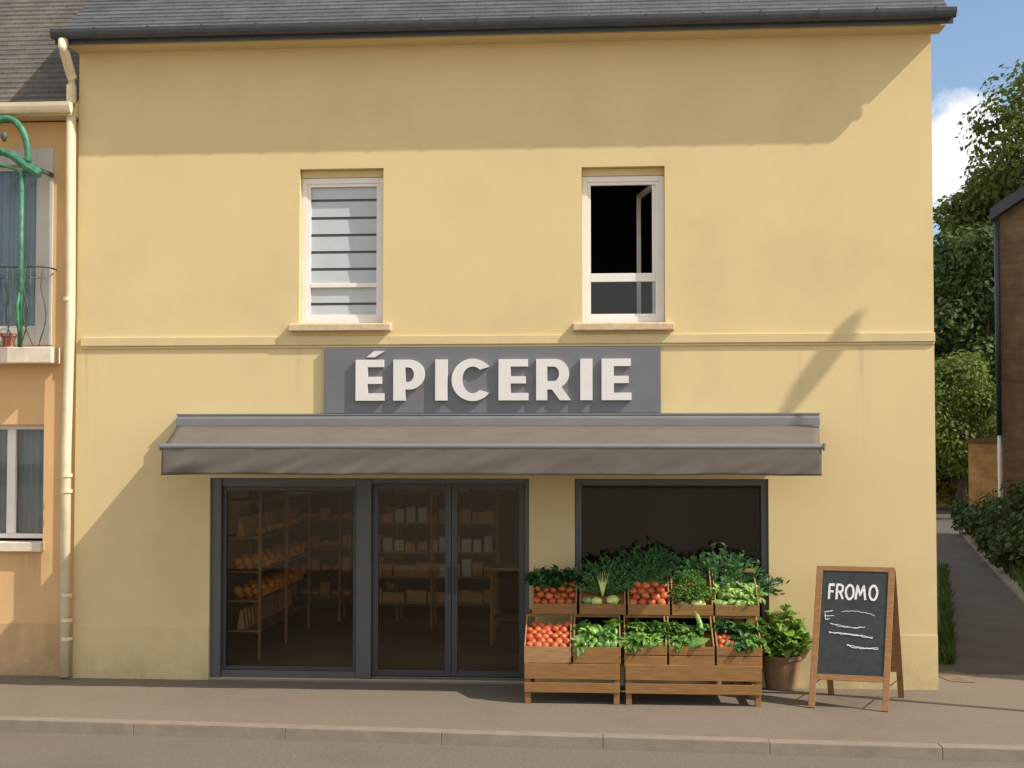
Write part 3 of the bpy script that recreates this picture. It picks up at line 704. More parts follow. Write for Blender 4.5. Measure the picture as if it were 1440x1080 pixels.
# ------------------------------------------------------------------ awning
AP = 1.30
AW = empty('awning', (X(700), 0, Z(598)), 'taupe fabric shop awning with hanging valance across the shopfront', 'awning')
ax0, ax1 = X(250,590,-.1), X(1152,590,-.1)
zc0, zc1 = Z(599,700,-.08), Z(584,700,-.08)
mb = MB(); mb.prism([(-.16, zc0), (-.002, zc0), (-.002, zc1), (-.12, zc1), (-.16, zc1-.03)], 'x', ax0, ax1)
mb.build('cassette', 'cassette', AW, bevel=.008)
mb = MB(); mb.box(ax0-.005, ax1+.005, -.135, -.002, zc1+.001, zc1+.02); mb.build('cassette_lid', 'cassette', AW)
bx0, bx1 = X(228,628,-AP), X(1155,628,-AP); zf = Z(628,700,-AP)
zb_ = zc0+.008
mb = MB(); nx, ny = 90, 8
for j in range(ny+1):
    for i in range(nx+1):
        u, v = i/nx, j/ny
        xx = (ax0+.01+(ax1-ax0-.02)*u)*(1-v)+(bx0+.01+(bx1-bx0-.02)*u)*v
        mb.v.append((xx, -.155-(AP-.17)*v, zb_*(1-v)+(zf+.01)*v - .02*math.sin(math.pi*v)*(.6+.4*math.sin(u*40))))
for j in range(ny):
    for i in range(nx): q = j*(nx+1)+i; mb.f.append((q, q+1, q+nx+2, q+nx+1))
fb = mb.build('canopy', 'fabric', AW, smooth=True)
sdm = fb.modifiers.new('solid', 'SOLIDIFY'); sdm.thickness = .004
mb = MB(); mb.tube([(bx0-.03, -AP, zf), (bx1+.03, -AP, zf)], .028, 12); mb.box(bx0-.035, bx0-.02, -AP-.035, -AP+.035, zf-.04, zf+.035); mb.box(bx1+.02, bx1+.035, -AP-.035, -AP+.035, zf-.04, zf+.035)
mb.build('front_bar', 'cassette', AW)
zv = Z(668,700,-AP); mb = MB(); nx, ny = 260, 10
for j in range(ny+1):
    for i in range(nx+1):
        u, v = i/nx, j/ny; xx = bx0+(bx1-bx0)*u
        d = noise.noise(Vector((xx*2.2+v*1.6, v*.8, 1)))*.020+noise.noise(Vector((xx*6+v*3.4, v*1.2, 5)))*.010+noise.noise(Vector((xx*15+v*5, v*1.5, 9)))*.005
        d += .03*math.exp(-((u-.03)/.03)**2)*math.sin((xx*6+v*5))
        mb.v.append((xx, -AP-.018-d*(.12+v), zf-.012+(zv-zf+.012+.012*noise.noise(Vector((xx*1.2, 3, 3))))*v))
for j in range(ny):
    for i in range(nx): q = j*(nx+1)+i; mb.f.append((q, q+1, q+nx+2, q+nx+1))
vl = mb.build('valance', 'fabric', AW, smooth=True); sdm = vl.modifiers.new('solid', 'SOLIDIFY'); sdm.thickness = .004
for s_, xe in ((1, ax0+.5), (-1, ax1-.5)):
    el = Vector((xe-s_*.02, -.12, zc0-.04)); ek = Vector((xe+s_*.45, -.62, (zc0+zf)/2-.06)); en = Vector((xe+s_*.02, -AP+.05, zf-.03))
    MB().beam(el, ek, .05, .035).beam(ek, en, .05, .035).build('folding_arm', 'cassette', AW)

# ------------------------------------------------------------------ neighbour house on the left
NY = .11
NB = empty('ochre_house', (XL-4, NY, 0), 'ochre rendered house with brown tiled roof left of the grocery', 'house')
nx0, nx1 = -13.0, XL-.001
nzt = Z(172, 60, NY)
lw = (X(-65,680,NY), X(61,680,NY), Z(763,30,NY), Z(597,30,NY))
uwn = (X(-60,300,NY), X(75,300,NY), Z(486,30,NY), Z(209,30,NY))
grid_wall(nx0, nx1, -.1, nzt, [lw, uwn], NY, NY+.3).build('wall', 'orange', NB)
MB().box(nx0, nx1-.001, NY-.008, NY-.0005, -.05, Z(876,30,NY)).build('plinth', 'orange_base', NB, bevel=.004)
mb = MB(); mb.box(nx0, nx0+.3, NY+.301, 9, -.1, nzt); mb.box(nx0+.3, nx1, 8.7, 9, -.1, nzt); mb.box(nx0+.3, nx1, 2.4, 2.5, 0, nzt); mb.build('side_wall', 'orange', NB)
mb = MB(); mb.box(nx0+.3, nx1, NY+.301, 2.39, 2.9, 3.0); mb.build('floor_slab', 'insideshade', NB)
mb = MB(); rows = 64; nrp = 1.05
for i in range(rows):
    ya = NY-.28+5.0*i/rows; yb = NY-.28+5.0*(i+1.08)/rows; za = nzt+.10+(ya-NY+.28)*nrp+.012; zb = nzt+.10+(yb-NY+.28)*nrp-.012
    mb.add([(nx0-.2,ya,za-.045),(nx1-.002,ya,za-.045),(nx1-.002,yb,zb-.045),(nx0-.2,yb,zb-.045),(nx0-.2,ya,za),(nx1-.002,ya,za),(nx1-.002,yb,zb),(nx0-.2,yb,zb)],
           [(0,3,2,1),(4,5,6,7),(0,1,5,4),(1,2,6,5),(2,3,7,6),(3,0,4,7)])
zr = nzt+.1+5.0*nrp
mb.add([(nx0-.2, NY+4.72, zr), (nx1-.002, NY+4.72, zr), (nx1-.002, 9.4, zr-4.6*nrp), (nx0-.2, 9.4, zr-4.6*nrp)], [(0,1,2,3)])
nrf = mb.build('roof', 'tiles', NB, recalc=False)
MB().prism([(NY-.28, nzt+.02), (NY-.28, nzt+.08), (NY+.02, nzt+.38), (NY+.02, nzt+.02)], 'x', nx0, nx1-.003).build('soffit', 'trim', NB)
prof = [(NY-.41+.06*(1-math.cos(math.pi*k/8)), nzt+.13-.12*math.sin(math.pi*k/8)) for k in range(9)]
prof_in = [(NY-.41+.06-.053*math.cos(math.pi*k/8), nzt+.13-.11*math.sin(math.pi*k/8)) for k in range(8, -1, -1)]
mb = MB(); mb.prism(prof+prof_in, 'x', nx0-.2, X(100,165,NY-.3)); mb.prism(prof, 'x', X(100,165,NY-.3)+.001, X(100,165,NY-.3)+.02); mb.box(nx0-.2, X(100,165,NY-.3), NY-.288, NY-.282, nzt+.0, nzt+.13)
mb.build('gutter', 'pipe', nrf)
# upper french window
x0, x1, z0, z1 = uwn
mb = ring(MB(), x0-.0, x1-.0, z0+.001, z1, .20, NY-.015, NY+.14)
fw = mb.build('balcony_window', 'greypaint', NB, bevel=.005)
ring(MB(), x0+.201, x1-.201, z0+.202, z1-.201, .04, NY+.10, NY+.14).build('frame', 'pvc', fw)
MB().box(x0+.24, x1-.24, NY+.115, NY+.121, z0+.24, z1-.24).build('pane', 'glass2', fw)
def curtain(name, m, x0, x1, z0, z1, y, label, seed, folds=11):
    mb = MB(); n = 80
    for j in (0, 1):
        for i in range(n+1):
            u = i/n; mb.v.append((x0+(x1-x0)*u, y+.022*math.sin(u*folds*6.28+seed)+.012*math.sin(u*folds*2.7*6.28), z0 if j == 0 else z1))
    for i in range(n): mb.f.append((i, i+1, i+n+2, i+n+1))
    return tag(mb.build(name, m, None, smooth=True), label, 'curtain')
curtain('curtain', 'bluecurtain', x0+.2, x1-.2, z0+.15, z1-.15, NY+.19, 'pale blue curtain behind the balcony window glass', 0, 9)
# balcony
bz0, bz1 = Z(511,30,NY-.22), Z(488,30,NY-.22); bxr = X(73,498,NY-.25)
MB().box(X(-75,498,NY-.25), bxr, NY-.26, NY-.016, bz0, bz1).build('balcony_slab', 'whitesill', NB, bevel=.012)
rl = MB(); ry = NY-.22; rx1 = X(68,400,ry)
zt1, zt2 = Z(375,30,ry), Z(391,30,ry)
rl.tube([(x0-.05, ry, zt1), (rx1-.1, ry, zt1), (rx1, ry, zt1-.01)], .012, 8)
rl.tube([(x0-.05, ry, zt2), (rx1, ry, zt2)], .007, 8)
rl.tube([(rx1, ry, zt1-.01), (rx1, NY-.016, zt1-.01)], .010, 8)
xx = rx1-.04
sgn = 1
while xx > x0-.05:
    pts = []
    for i in range(17):
        v = i/16; z = zt1-(zt1-bz1-.01)*v
        bul = .105*math.sin(math.pi*min(1, max(0, (v-.25)/.75)))**1.3
        pts.append((xx-.07+sgn*(.045-.04*v)+ sgn*bul*.8-.0, ry-.07*math.sin(math.pi*v)*.6, z))
    rl.tube(pts, .008, 6); sgn = -sgn; xx -= .15 if sgn > 0 else .06
rl.build('balcony_railing', 'iron', NB, smooth=True)
# flower pot on the balcony
pl = P(12, 487, ry+.11); pl.z = bz1+.001
FP = empty('flower_pot', pl, 'small red terracotta pot standing on the balcony of the ochre house', 'flower pot')
MB().lathe([(.0, .0), (.055, 0), (.082, .13), (.095, .13), (.095, .165), (.080, .165), (.078, .13), (0, .13)], (pl.x, pl.y, pl.z), 20).build('pot', 'potred', FP, smooth=False)
# lower window
x0, x1, z0, z1 = lw
wn = ring(MB(), x0+.001, x1-.001, z0+.04, z1-.001, .055, NY+.13, NY+.19)
wn.box(X(10,680,NY+.13), X(22,680,NY+.13), NY+.12, NY+.19, z0+.096, z1-.056)
lwn = wn.build('window', 'pvc', NB, bevel=.005)
MB().box(x0+.05, x1-.05, NY+.155, NY+.161, z0+.09, z1-.05).build('pane', 'glass2', lwn)
s = MB().box(x0-.02, x1+.02, NY-.09, NY+.13, z0-.10, z0+.01).build('sill', 'whitesill', lwn, bevel=.01)
curtain('curtain', 'curtain', x0+.05, x1-.05, z0+.05, z1-.03, NY+.25, 'grey lace curtain in the ground floor window of the ochre house', 2, 12)
# green iron arch
ay = NY-.36
AR = empty('iron_lamp_bracket', (X(10,240,ay), ay, bz1), 'green painted iron hoop and post rising beside the balcony of ochre house', 'ironwork')
pc = X(29,400,ay)
mb = MB(); mb.tube([(pc, ay, Z(488,28,ay)), (pc, ay, Z(240,28,ay))], .028, 10)
mb.tube([(pc, ay, Z(478,28,ay)), (pc-.012, ay-.03, Z(455,28,ay)), (pc-.02, ay-.035, Z(430,28,ay)), (pc, ay-.01, Z(405,28,ay))], [.012, .022, .022, .010], 8)
mb.build('post', 'green', AR, smooth=True)
hc = X(8,205,ay); mb = MB(); pts = []
for i in range(25):
    a = R(-10+200*i/24); pts.append((hc+.27*math.cos(a)*1.0, ay, Z(222,28,ay)+.46*max(-.15, math.sin(a))))
mb.tube(pts, .040, 10); mb.build('hoop', 'green', AR, smooth=True)
mb = MB(); zc = Z(238,28,ay)
mb.prism([(hc-.46, zc-.09), (hc+.46, zc-.09), (hc+.46, zc+.05), (hc+.30, zc+.07), (hc+.1, zc+.17), (hc-.1, zc+.17), (hc-.30, zc+.07), (hc-.46, zc+.05)], 'y', ay-.05, ay+.05) if False else None
def BP(px, py): q = P(px, py, ay); return (q.x, ay, q.z)
mb.tube([BP(*q) for q in ((-42,246),(-34,236),(-15,220),(2,213),(18,219),(38,234),(52,243),(56,246))], [.05,.06,.05,.045,.045,.055,.062,.05], 8)
mb.tube([BP(*q) for q in ((-30,248),(-15,238),(2,232),(18,237),(34,247))], .018, 6)
mb.build('crosspiece', 'green', AR)
mb = MB(); mb.beam((pc+.2, ay+.051, zc), (pc+.2, NY-.016, zc), .04, .04); mb.build('wall_bracket', 'iron', AR)
MB().tube([(2*hc-pc, ay, Z(488,28,ay)), (2*hc-pc, ay, Z(240,28,ay))], .028, 10).build('post', 'green', AR, smooth=True)
MB().lathe([(0, .09), (.03, .07), (.045, .03), (.03, 0), (.018, -.03), (0, -.03)], (hc-.02, ay, Z(195,5,ay)), 14).build('finial', 'iron', AR, smooth=True)

# ------------------------------------------------------------------ crate stands and crates
CY0, CY1, CY2 = -1.03, -.61, -.19       # fronts of the lower and upper rows, back
def CX(px): return X(px, 930, CY0)
z_low, z_up = Z(934,900,CY0)+.0, Z(865,900,CY1)
lf, lb = Z(911,900,CY0), Z(865,900,CY1)
uf, ub = Z(850,900,CY1), Z(797,900,CY2)
def stand(pa, pb, label):
    xa, xb = CX(pa), CX(pb)
    t = empty('display_stand', (xa, CY0, 0), label, 'stand', 'wooden display stands under the crates')
    lw_ = .06
    for xx in (xa, xb-lw_):
        MB().box(xx, xx+lw_, CY0, CY0+.06, 0, z_low-.002).build('leg', 'wood', t, bevel=.004)
        MB().box(xx, xx+lw_, CY2-.06, CY2, 0, z_up-.002).build('leg', 'wood', t, bevel=.004)
        MB().box(xx+.012, xx+lw_-.012, CY0+.061, CY2-.061, .10, .16).build('side_rail', 'wood', t)
    MB().box(xa-.004, xb+.004, CY0-.022, CY0-.001, Z(956,900,CY0), z_low-.004).build('front_slat', 'wood', t, bevel=.003)
    MB().box(xa-.004, xb+.004, CY0-.022, CY0-.001, Z(975,900,CY0), Z(961,900,CY0)).build('front_slat', 'wood', t, bevel=.003)
    MB().box(xa, xb, CY0+.061, CY1+.02, z_low-.03, z_low-.003).build('tier', 'wood', t)
    MB().box(xa, xb, CY1+.03, CY2-.061, z_up-.03, z_up-.003).build('tier', 'wood', t)
    return t
stand(738, 871, 'narrower slatted wooden stand under the two left crates beside the doors')
stand(880, 1070, 'wider slatted wooden stand under the three right crates beside the plant pot')
crates = {}
def crate(key, xa, xb, y0, y1, z0, zf, zb, label, group, two=False, lite=False):
    t = empty('produce_crate', (xa, y0, z0), label, 'crate', group)
    m = 'woodlight' if lite else 'wood'; th = .014
    if two:
        zm = (z0+zf)/2
        MB().box(xa, xb, y0-.006, y0+th, z0-.035, zm-.004).build('front_board', m, t, bevel=.003)
        MB().box(xa, xb, y0, y0+th, zm+.004, zf).build('front_board', m, t, bevel=.003)
    else: MB().box(xa, xb, y0, y0+th, z0, zf).build('front_board', m, t, bevel=.003)
    for xx in (xa, xb-th):
        MB().prism([(y0+th+.001, z0), (y1, z0), (y1, zb), (y0+th+.001, zf+.012)], 'x', xx, xx+th).build('side_board', 'woodlight', t, bevel=.002)
    MB().box(xa+th, xb-th, y1-th, y1, z0, zb-.17).build('back_board', m, t)
    MB().add([(xa+th+.001,y0+th,zf-.07),(xb-th-.001,y0+th,zf-.07),(xb-th-.001,y1-th,zb-.12),(xa+th+.001,y1-th,zb-.12)], [(0,1,2,3)]).build('sloping_base', 'wood', t)
    for xx in (xa+.035, xb-.05):
        pass
    crates[key] = (xa, xb, y0, y1, zf, zb)
    return t
low = [(737,803),(806,873),(878,938),(941,1005),(1008,1072)]
upp = [(748,811),(815,880),(883,942),(945,1003),(1006,1068)]
lowlab = ['bottom row crate at the left end holding small tomatoes', 'bottom row crate of green peppers beside the tomatoes',
          'bottom row crate of curly leaves, in the middle of the row', 'bottom row crate of leaves with a long courgette standing up',
          'bottom row crate at the right end, kale with a few tomatoes']
upplab = ['top row crate at the left end, tomatoes under dark kale', 'top row crate with a tall green frond fan and pale cabbages',
          'middle top row crate of large red tomatoes', 'top row crate of fine herbs with a pale squash', 'top row crate at the right end heaped with light green peppers']
for i, (a, b) in enumerate(low):
    crate('L%d' % i, CX(a), CX(b), CY0, CY1-.002, z_low, lf if i < 2 else lf+.015, lb-.004, lowlab[i], 'wooden produce crates of the bottom row', two=i >= 2, lite=i < 1)
for i, (a, b) in enumerate(upp):
    crate('U%d' % i, X(a,850,CY1), X(b,850,CY1), CY1+.005, CY2, z_up, uf, ub-(.0 if i != 4 else .06), upplab[i], 'wooden produce crates of the top row')
def spot(key, u, v, lift=0):
    xa, xb, y0, y1, zf, zb = crates[key]
    return Vector((xa+.02+(xb-xa-.04)*u, y0+.03+(y1-y0-.05)*v, zf-.02+(zb-zf-.06)*v+lift))

def fill_tomatoes(key, nx, ny, u0, u1, v0, v1, r, label, group, m='tomato'):
    for j in range(ny):
        for i in range(nx):
            u = u0+(u1-u0)*(i+.5+(.22 if j % 2 else -.22))/nx; v = v0+(v1-v0)*(j+.5)/ny
            p = spot(key, min(.95, max(.05, u+random.uniform(-.02, .02))), v, random.uniform(-.008, .016))
            vk = random.randrange(3)
            mm = m if random.random() < .6 else 'tomato2'
            inst('tom%d%s' % (vk, mm), lambda: ball(.037, vk, 1, 1, .86, 3, .12), 'tomato', mm, p, label, 'tomato', group, rot=(random.uniform(-.6, .6), random.uniform(-.6, .6), random.uniform(0, 6)), scale=r/.037*random.uniform(.88, 1.12))
fill_tomatoes('L0', 5, 6, 0, 1, 0, .93, .045, 'small tomato in the left end crate of the bottom row', 'tomatoes in the bottom left crate')
fill_tomatoes('U0', 5, 4, .02, 1, 0, .75, .045, 'tomato under the dark kale in the top left crate', 'tomatoes in the top left crate')
fill_tomatoes('U2', 4, 4, .02, 1, 0, .72, .052, 'large tomato in the middle crate of the top row', 'tomatoes in the middle top crate')
fill_tomatoes('L4', 3, 3, 0, .42, 0, .5, .038, 'small tomato beside the kale in the bottom right crate', 'tomatoes in the bottom right crate')

def leaf(mb, base, d, up, L_, W_, bend, ruff, seed, ns=6):
    """a curved leaf blade starting at base along d, curling towards up; ruff = edge waviness"""
    d = Vector(d).normalized(); sd = d.cross(Vector(up))
    if sd.length < .05: sd = Vector((1, 0, 0))
    sd.normalize(); nrm = sd.cross(d); o = len(mb.v)
    p = Vector(base)
    for i in range(ns+1):
        v = i/ns; wd = W_*max(.10, math.sin(math.pi*min(.97, .12+v*.83))**.8)
        a = bend*v; dd = d*math.cos(a)+nrm*math.sin(a)*-1; nn = nrm*math.cos(a)+d*math.sin(a)
        if i: p = p+dd*(L_/ns)
        for k, s_ in enumerate((-1, -.5, 0, .5, 1)):
            rr = ruff*noise.noise(Vector((seed*1.7+v*4, s_*3, seed)))*abs(s_)
            mb.v.append(tuple(p+sd*(s_*wd/2)+nn*(abs(s_)*wd*.18+rr)))
    for i in range(ns):
        for k in range(4): q = o+i*5+k; mb.f.append((q, q+1, q+6, q+5))
def rosette(n, L_, W_, spread, bend, ruff, seed, base_r=.02):
    rnd = random.Random(seed); mb = MB()
    for i in range(n):
        t = i/n; az = i*2.4+rnd.uniform(-.3, .3); el = R(85)-spread*t+rnd.uniform(-.15, .15)
        d = Vector((math.cos(az)*math.cos(el), math.sin(az)*math.cos(el), math.sin(el)))
        b = Vector((math.cos(az)*base_r, math.sin(az)*base_r, 0))
        leaf(mb, b, d, (0, 0, 1), L_*rnd.uniform(.75, 1.1)*(.75+.35*t), W_*rnd.uniform(.7, 1.15), bend*rnd.uniform(.5, 1.3), ruff, seed*13+i)
    return mb
def bunch(n, R_, H_, l, wd, seed, stem=True, curly=.02):
    """many small leaves spread through a dome volume"""
    rnd = random.Random(seed); mb = MB()
    for i in range(n):
        az = rnd.uniform(0, 6.283); r = R_*math.sqrt(rnd.random()); h = H_*(1-(r/R_)**2*.6)*rnd.uniform(.35, 1)
        h *= 1+.3*noise.noise(Vector((math.cos(az)*2, math.sin(az)*2, seed)))
        b = Vector((r*math.cos(az), r*math.sin(az), h))
        d = Vector((b.x*1.4+rnd.uniform(-1, 1)*R_*.7, b.y*1.4+rnd.uniform(-1, 1)*R_*.7, rnd.uniform(.05, 1)*H_*.6))
        leaf(mb, b, d, (rnd.uniform(-.4, .4), rnd.uniform(-.4, .4), 1), l*rnd.uniform(.6, 1.3), wd*rnd.uniform(.6, 1.2), rnd.uniform(.3, 1.3), curly, seed*7+i, 3)
    if stem:
        for i in range(10):
            az = i*.63; mb.tube([(0, 0, 0), (R_*.45*math.cos(az), R_*.45*math.sin(az), H_*.55)], .0035, 4)
    return mb
def fan(n, L_, W_, seed):
    rnd = random.Random(seed); mb = MB()
    for i in range(n):
        a = R(-62+124*(i+.5)/n)+rnd.uniform(-.08, .08); d = Vector((math.sin(a), rnd.uniform(-.18, .28), math.cos(a)*1.05))
        leaf(mb, (.012*math.sin(a), 0, 0), d, (0, -1, .2), L_*rnd.uniform(.72, 1.06)*(1-.10*abs(math.sin(a))), W_*rnd.uniform(.6, 1.3), rnd.uniform(.2, 1.3), .035, seed+i, 7)
    for i in range(9):
        a = R(-30+60*i/8); mb.tube([(0, -.012, 0), (.06*math.sin(a), -.02, .09), (.17*math.sin(a), -.02, .24)], [.007, .006, .002], 5)
    return mb
def feather(n, L_, seed, lf=.022, spread=66, deep=.22, flat=True):
    """fronds radiating from the root, each a thin stem carrying many small leaflets"""
    rnd = random.Random(seed); mb = MB()
    for i in range(n):
        if flat:
            a = R(rnd.uniform(-spread, spread)); d = Vector((math.sin(a), rnd.uniform(-deep, deep), math.cos(a)))
        else:
            a = rnd.uniform(0, 6.28); e = R(rnd.uniform(15, 90)); d = Vector((math.cos(a)*math.cos(e), math.sin(a)*math.cos(e)*deep, math.sin(e)))
        ln = L_*rnd.uniform(.6, 1.0); cv = Vector((d.x*.3, rnd.uniform(-.25, .1), -.22))*rnd.uniform(0, 1)
        pts = [Vector((0, 0, 0))+d*ln*v+cv*ln*v*v for v in (0, .3, .6, 1)]
        mb.tube(pts, [.0035, .003, .002, .001], 4)
        for k in range(16):
            v = rnd.uniform(.28, 1.0); q = d*ln*v+cv*ln*v*v
            dd = (d+Vector((rnd.uniform(-1, 1), rnd.uniform(-1, 1), rnd.uniform(-.8, .8)))*.9)
            leaf(mb, q, dd, (rnd.uniform(-1, 1), -1, rnd.uniform(-.5, 1)), lf*rnd.uniform(.7, 1.9), lf*rnd.uniform(.4, .9), rnd.uniform(.2, 1.2), .004, seed+i*16+k, 3)
    return mb
def pepper(seed):
    mb = ball(.040, seed, 1, 1, 1.9, 3, .16)
    mb.v = [(x*(1+.14*math.cos(3*math.atan2(y, x)+seed))*(1.0-.35*max(0, -z/.06)), y*(1+.14*math.cos(3*math.atan2(y, x)+seed))*(1.0-.35*max(0, -z/.06)), z) for x, y, z in mb.v]
    mb.tube([(0, 0, .05), (.004, .002, .07), (.012, .004, .085)], [.008, .006, .006], 6)
    return mb
def courg(L_=.22):
    mb = MB(); mb.tube([(0, 0, 0), (.002, 0, .012), (.008, 0, L_*.3), (.012, 0, L_*.6), (.006, 0, L_*.9), (0, 0, L_), (-.004, 0, L_+.025)], [.006, .022, .029, .028, .023, .012, .008], 12); return mb
def one(mb, name, m, p, label, cat, group=None, rot=(0, 0, 0), scale=1):
    o = mb.build(name, m, None, smooth=True, recalc=False); o.location = p; o.rotation_euler = rot; o.scale = (scale,)*3
    return tag(o, label, cat, group)
# U0: kale over the tomatoes
for i, u in enumerate((.12, .5, .9)):
    one(bunch(170, .11, .15, .08, .06, 20+i, True, .03), 'kale_bunch', 'kale', spot('U0', u, .78, -.04), ['dark kale bunch at the left of the top left crate', 'dark kale bunch in the middle of the top left crate', 'dark kale bunch at the right of the top left crate'][i], 'kale', 'kale in the top left crate', rot=(.25, 0, i))
# U1: leeks + cabbages
one(feather(70, .38, 3), 'frond_bunch', 'leek', spot('U1', .5, .35, -.02), 'light fan of fennel fronds with pale stem above the pale cabbages', 'greens', 'frond fans in the top row crates')
one(feather(60, .36, 5, .03), 'frond_bunch', 'kale', spot('U1', .55, .7, -.02), 'darker frond fan behind the light one above the pale cabbages', 'greens', 'frond fans in the top row crates')
for i, (u, v, s_) in enumerate(((.13, .12, .05), (.36, .1, .055), (.74, .14, .062))):
    one(ball(s_, i+4, 1.15, 1, .85, 3, .16), 'cabbage', 'pale' if i else 'pepper', spot('U1', u, v, .01),
        ['green cabbage at the left end below the frond fan', 'pale cabbage in the middle below the frond fan', 'larger pale cabbage at the right below the frond fan'][i], 'cabbage', 'cabbages below the frond fan')
q = spot('U1', .5, .35, -.02); mb = MB()
for i in range(7):
    a = R(-14+28*i/6); mb.tube([(q.x, q.y-.03, q.z), (q.x+.10*math.sin(a), q.y-.04, q.z+.10), (q.x+.28*math.sin(a), q.y-.04, q.z+.26)], [.010, .007, .002], 6)
tag(mb.build('celery_stalk', 'pale', None, smooth=True), 'pale thin celery stalks standing in front of the light frond fan', 'celery')
# U2: leek fan behind tomatoes
one(feather(70, .36, 9), 'frond_bunch', 'leek', spot('U2', .45, .62, -.02), 'green frond fan rising right behind the large tomatoes', 'greens', 'frond fans in the top row crates')
one(feather(70, .42, 19, .03), 'frond_bunch', 'kale', spot('U2', .5, .95, -.02), 'darkest tall frond fan at the back of the large tomato crate', 'greens', 'frond fans in the top row crates')
# U3: herbs and squash
for i, (u, v) in enumerate(((.28, .28), (.72, .32), (.5, .7))):
    one(bunch(460, .16, .20, .032, .022, 40+i, True, .008), 'herb_bunch', 'herb', spot('U3', u, v, -.05), ['fine green herb bunch at the left of the herb crate', 'fine green herb bunch at the right of the herb crate', 'fine green herb bunch at the back of the herb crate'][i], 'herbs', 'herb bunches in the herb crate')
one(ball(.055, 2, 1.5, 1, .75, 3, .1), 'squash', 'pale', spot('U3', .66, .06, .012), 'pale oval squash at the front of the herb crate', 'squash')
one(ball(.040, 3, 1.7, 1, .75, 3, .1), 'squash', 'pepper', spot('U3', .25, .05, .005), 'small green squash left of the pale one in the herb crate', 'squash')
# U4: peppers + tall bush behind
k = 0
for j in range(4):
    for i in range(6):
        vk = random.randrange(3); mm = 'pepper'
        inst('pep%d' % vk, lambda: pepper(vk), 'green_pepper', mm, spot('U4', (i+.5+(.25 if j % 2 else -.2))/6, .08+.22*j, random.uniform(0, .03)), 'light green pepper heaped in the top right crate', 'pepper', 'peppers in the top right crate',
             rot=(random.uniform(.8, 2.2), random.uniform(-.8, .8), random.uniform(0, 6)), scale=random.uniform(.75, 1.05))
for i, (u, v, s_) in enumerate(((.15, .55, 1), (.62, .35, .9), (.97, .45, 1.05), (.85, .15, .8))):
    one(rosette(14, .13*s_, .06, R(70), .9, .02, 60+i), 'lettuce_sprig', 'lettuce', spot('U4', u, v, .0), ['leafy sprig at the left of the heaped peppers', 'leafy sprig in the middle of the heaped peppers', 'leafy sprig hanging over the right end of the heaped peppers', 'small leafy sprig at the front right of the peppers'][i], 'lettuce', 'leafy sprigs among the top right peppers', rot=(.5, .2*i-.2, 0))
# L1: green peppers and leaves
for j in range(5):
    for i in range(6):
        vk = random.randrange(3)
        inst('pepd%d' % vk, lambda: pepper(vk+3), 'green_pepper', 'courgette' if vk == 0 else 'courgette', spot('L1', (i+.5+(.2 if j % 2 else -.2))/6, .06+.18*j, random.uniform(-.01, .015)), 'green pepper in the second crate of the bottom row', 'pepper', 'peppers in the second bottom crate',
             rot=(random.uniform(.2, 1.4), random.uniform(-.6, .6), random.uniform(0, 6)), scale=random.uniform(.7, .95))
for i, (u, v) in enumerate(((.15, .15), (.4, .5), (.75, .35), (.9, .8), (.15, .75))):
    one(rosette(16, .14, .075, R(65), .9, .03, 80+i), 'lettuce_sprig', 'lettuce' if i % 2 else 'herb', spot('L1', u, v, .0), 'leafy sprig %s the bottom row peppers' % ['at the front left of', 'in the middle of', 'at the right front of', 'at the back right of', 'at the back left of'][i], 'lettuce', 'leafy sprigs among the bottom peppers', rot=(.5, 0, i))
# L2: curly leaves with pods
for i, (u, v, s_) in enumerate(((.2, .3, 1), (.6, .35, 1), (.9, .5, .8), (.3, .75, 1), (.7, .8, 1.1))):
    one(bunch(120, .11*s_, .10, .085, .06, 100+i, True, .02), 'curly_lettuce', 'lettuce' if i in (1, 3) else 'herb', spot('L2', u, v, -.04), 'curly green lettuce %s the middle bottom crate' % ['at the front left of', 'in the front middle of', 'at the front right of', 'at the back left of', 'at the back right of'][i], 'lettuce', 'lettuces in the middle bottom crate', rot=(.4, 0, i))
for i in range(4):
    inst('pod', lambda: courg(.15), 'courgette', 'pepper', spot('L2', .5+.05*i, .04+.06*i, .01), 'small light green courgette at the front of the middle bottom crate', 'courgette', 'small courgettes in the middle bottom crate', rot=(R(20), R(80), .2*i-.3), scale=.8)
# L3
for i, (u, v, s_) in enumerate(((.2, .3, 1), (.5, .6, 1), (.15, .8, .9), (.8, .75, .9))):
    one(bunch(130, .11*s_, .09, .08, .05, 120+i, True, .02), 'leaf_bunch', 'herb', spot('L3', u, v, -.04), 'leafy green bunch %s the courgette crate' % ['at the front left of', 'in the middle of', 'at the back left of', 'at the back right of'][i], 'greens', 'leaf bunches in the courgette crate', rot=(.4, 0, i))
one(courg(.24), 'courgette', 'pepper', spot('L3', .78, .45, .02), 'long pale green courgette standing up in the bottom row crate', 'courgette', rot=(R(-25), R(-14), 0), scale=1)
for i in range(4):
    one(courg(.22), 'courgette', 'courgette', spot('L3', .38+.04*i, .03+.1*i, .012), 'green courgette lying at the front, number %s from the front edge'.replace('number %s', ['nearest', 'second', 'third', 'fourth'][i]), 'courgette', 'courgettes lying in the bottom row crate', rot=(R(28), R(74+4*i), 0), scale=.85)
# L4
for i, (u, v, s_) in enumerate(((.55, .25, .9), (.85, .3, 1), (.45, .7, 1), (.85, .75, 1.1), (.15, .85, .8))):
    one(bunch(130, .11*s_, .11, .075, .06, 140+i, True, .03), 'kale_bunch', 'herb' if i % 2 else 'kale', spot('L4', u, v, -.04), 'curly kale bunch %s the bottom right crate' % ['in the front middle of', 'at the front right of', 'in the middle of', 'at the back right of', 'at the back left of'][i], 'kale', 'kale in the bottom right crate', rot=(.4, 0, i))
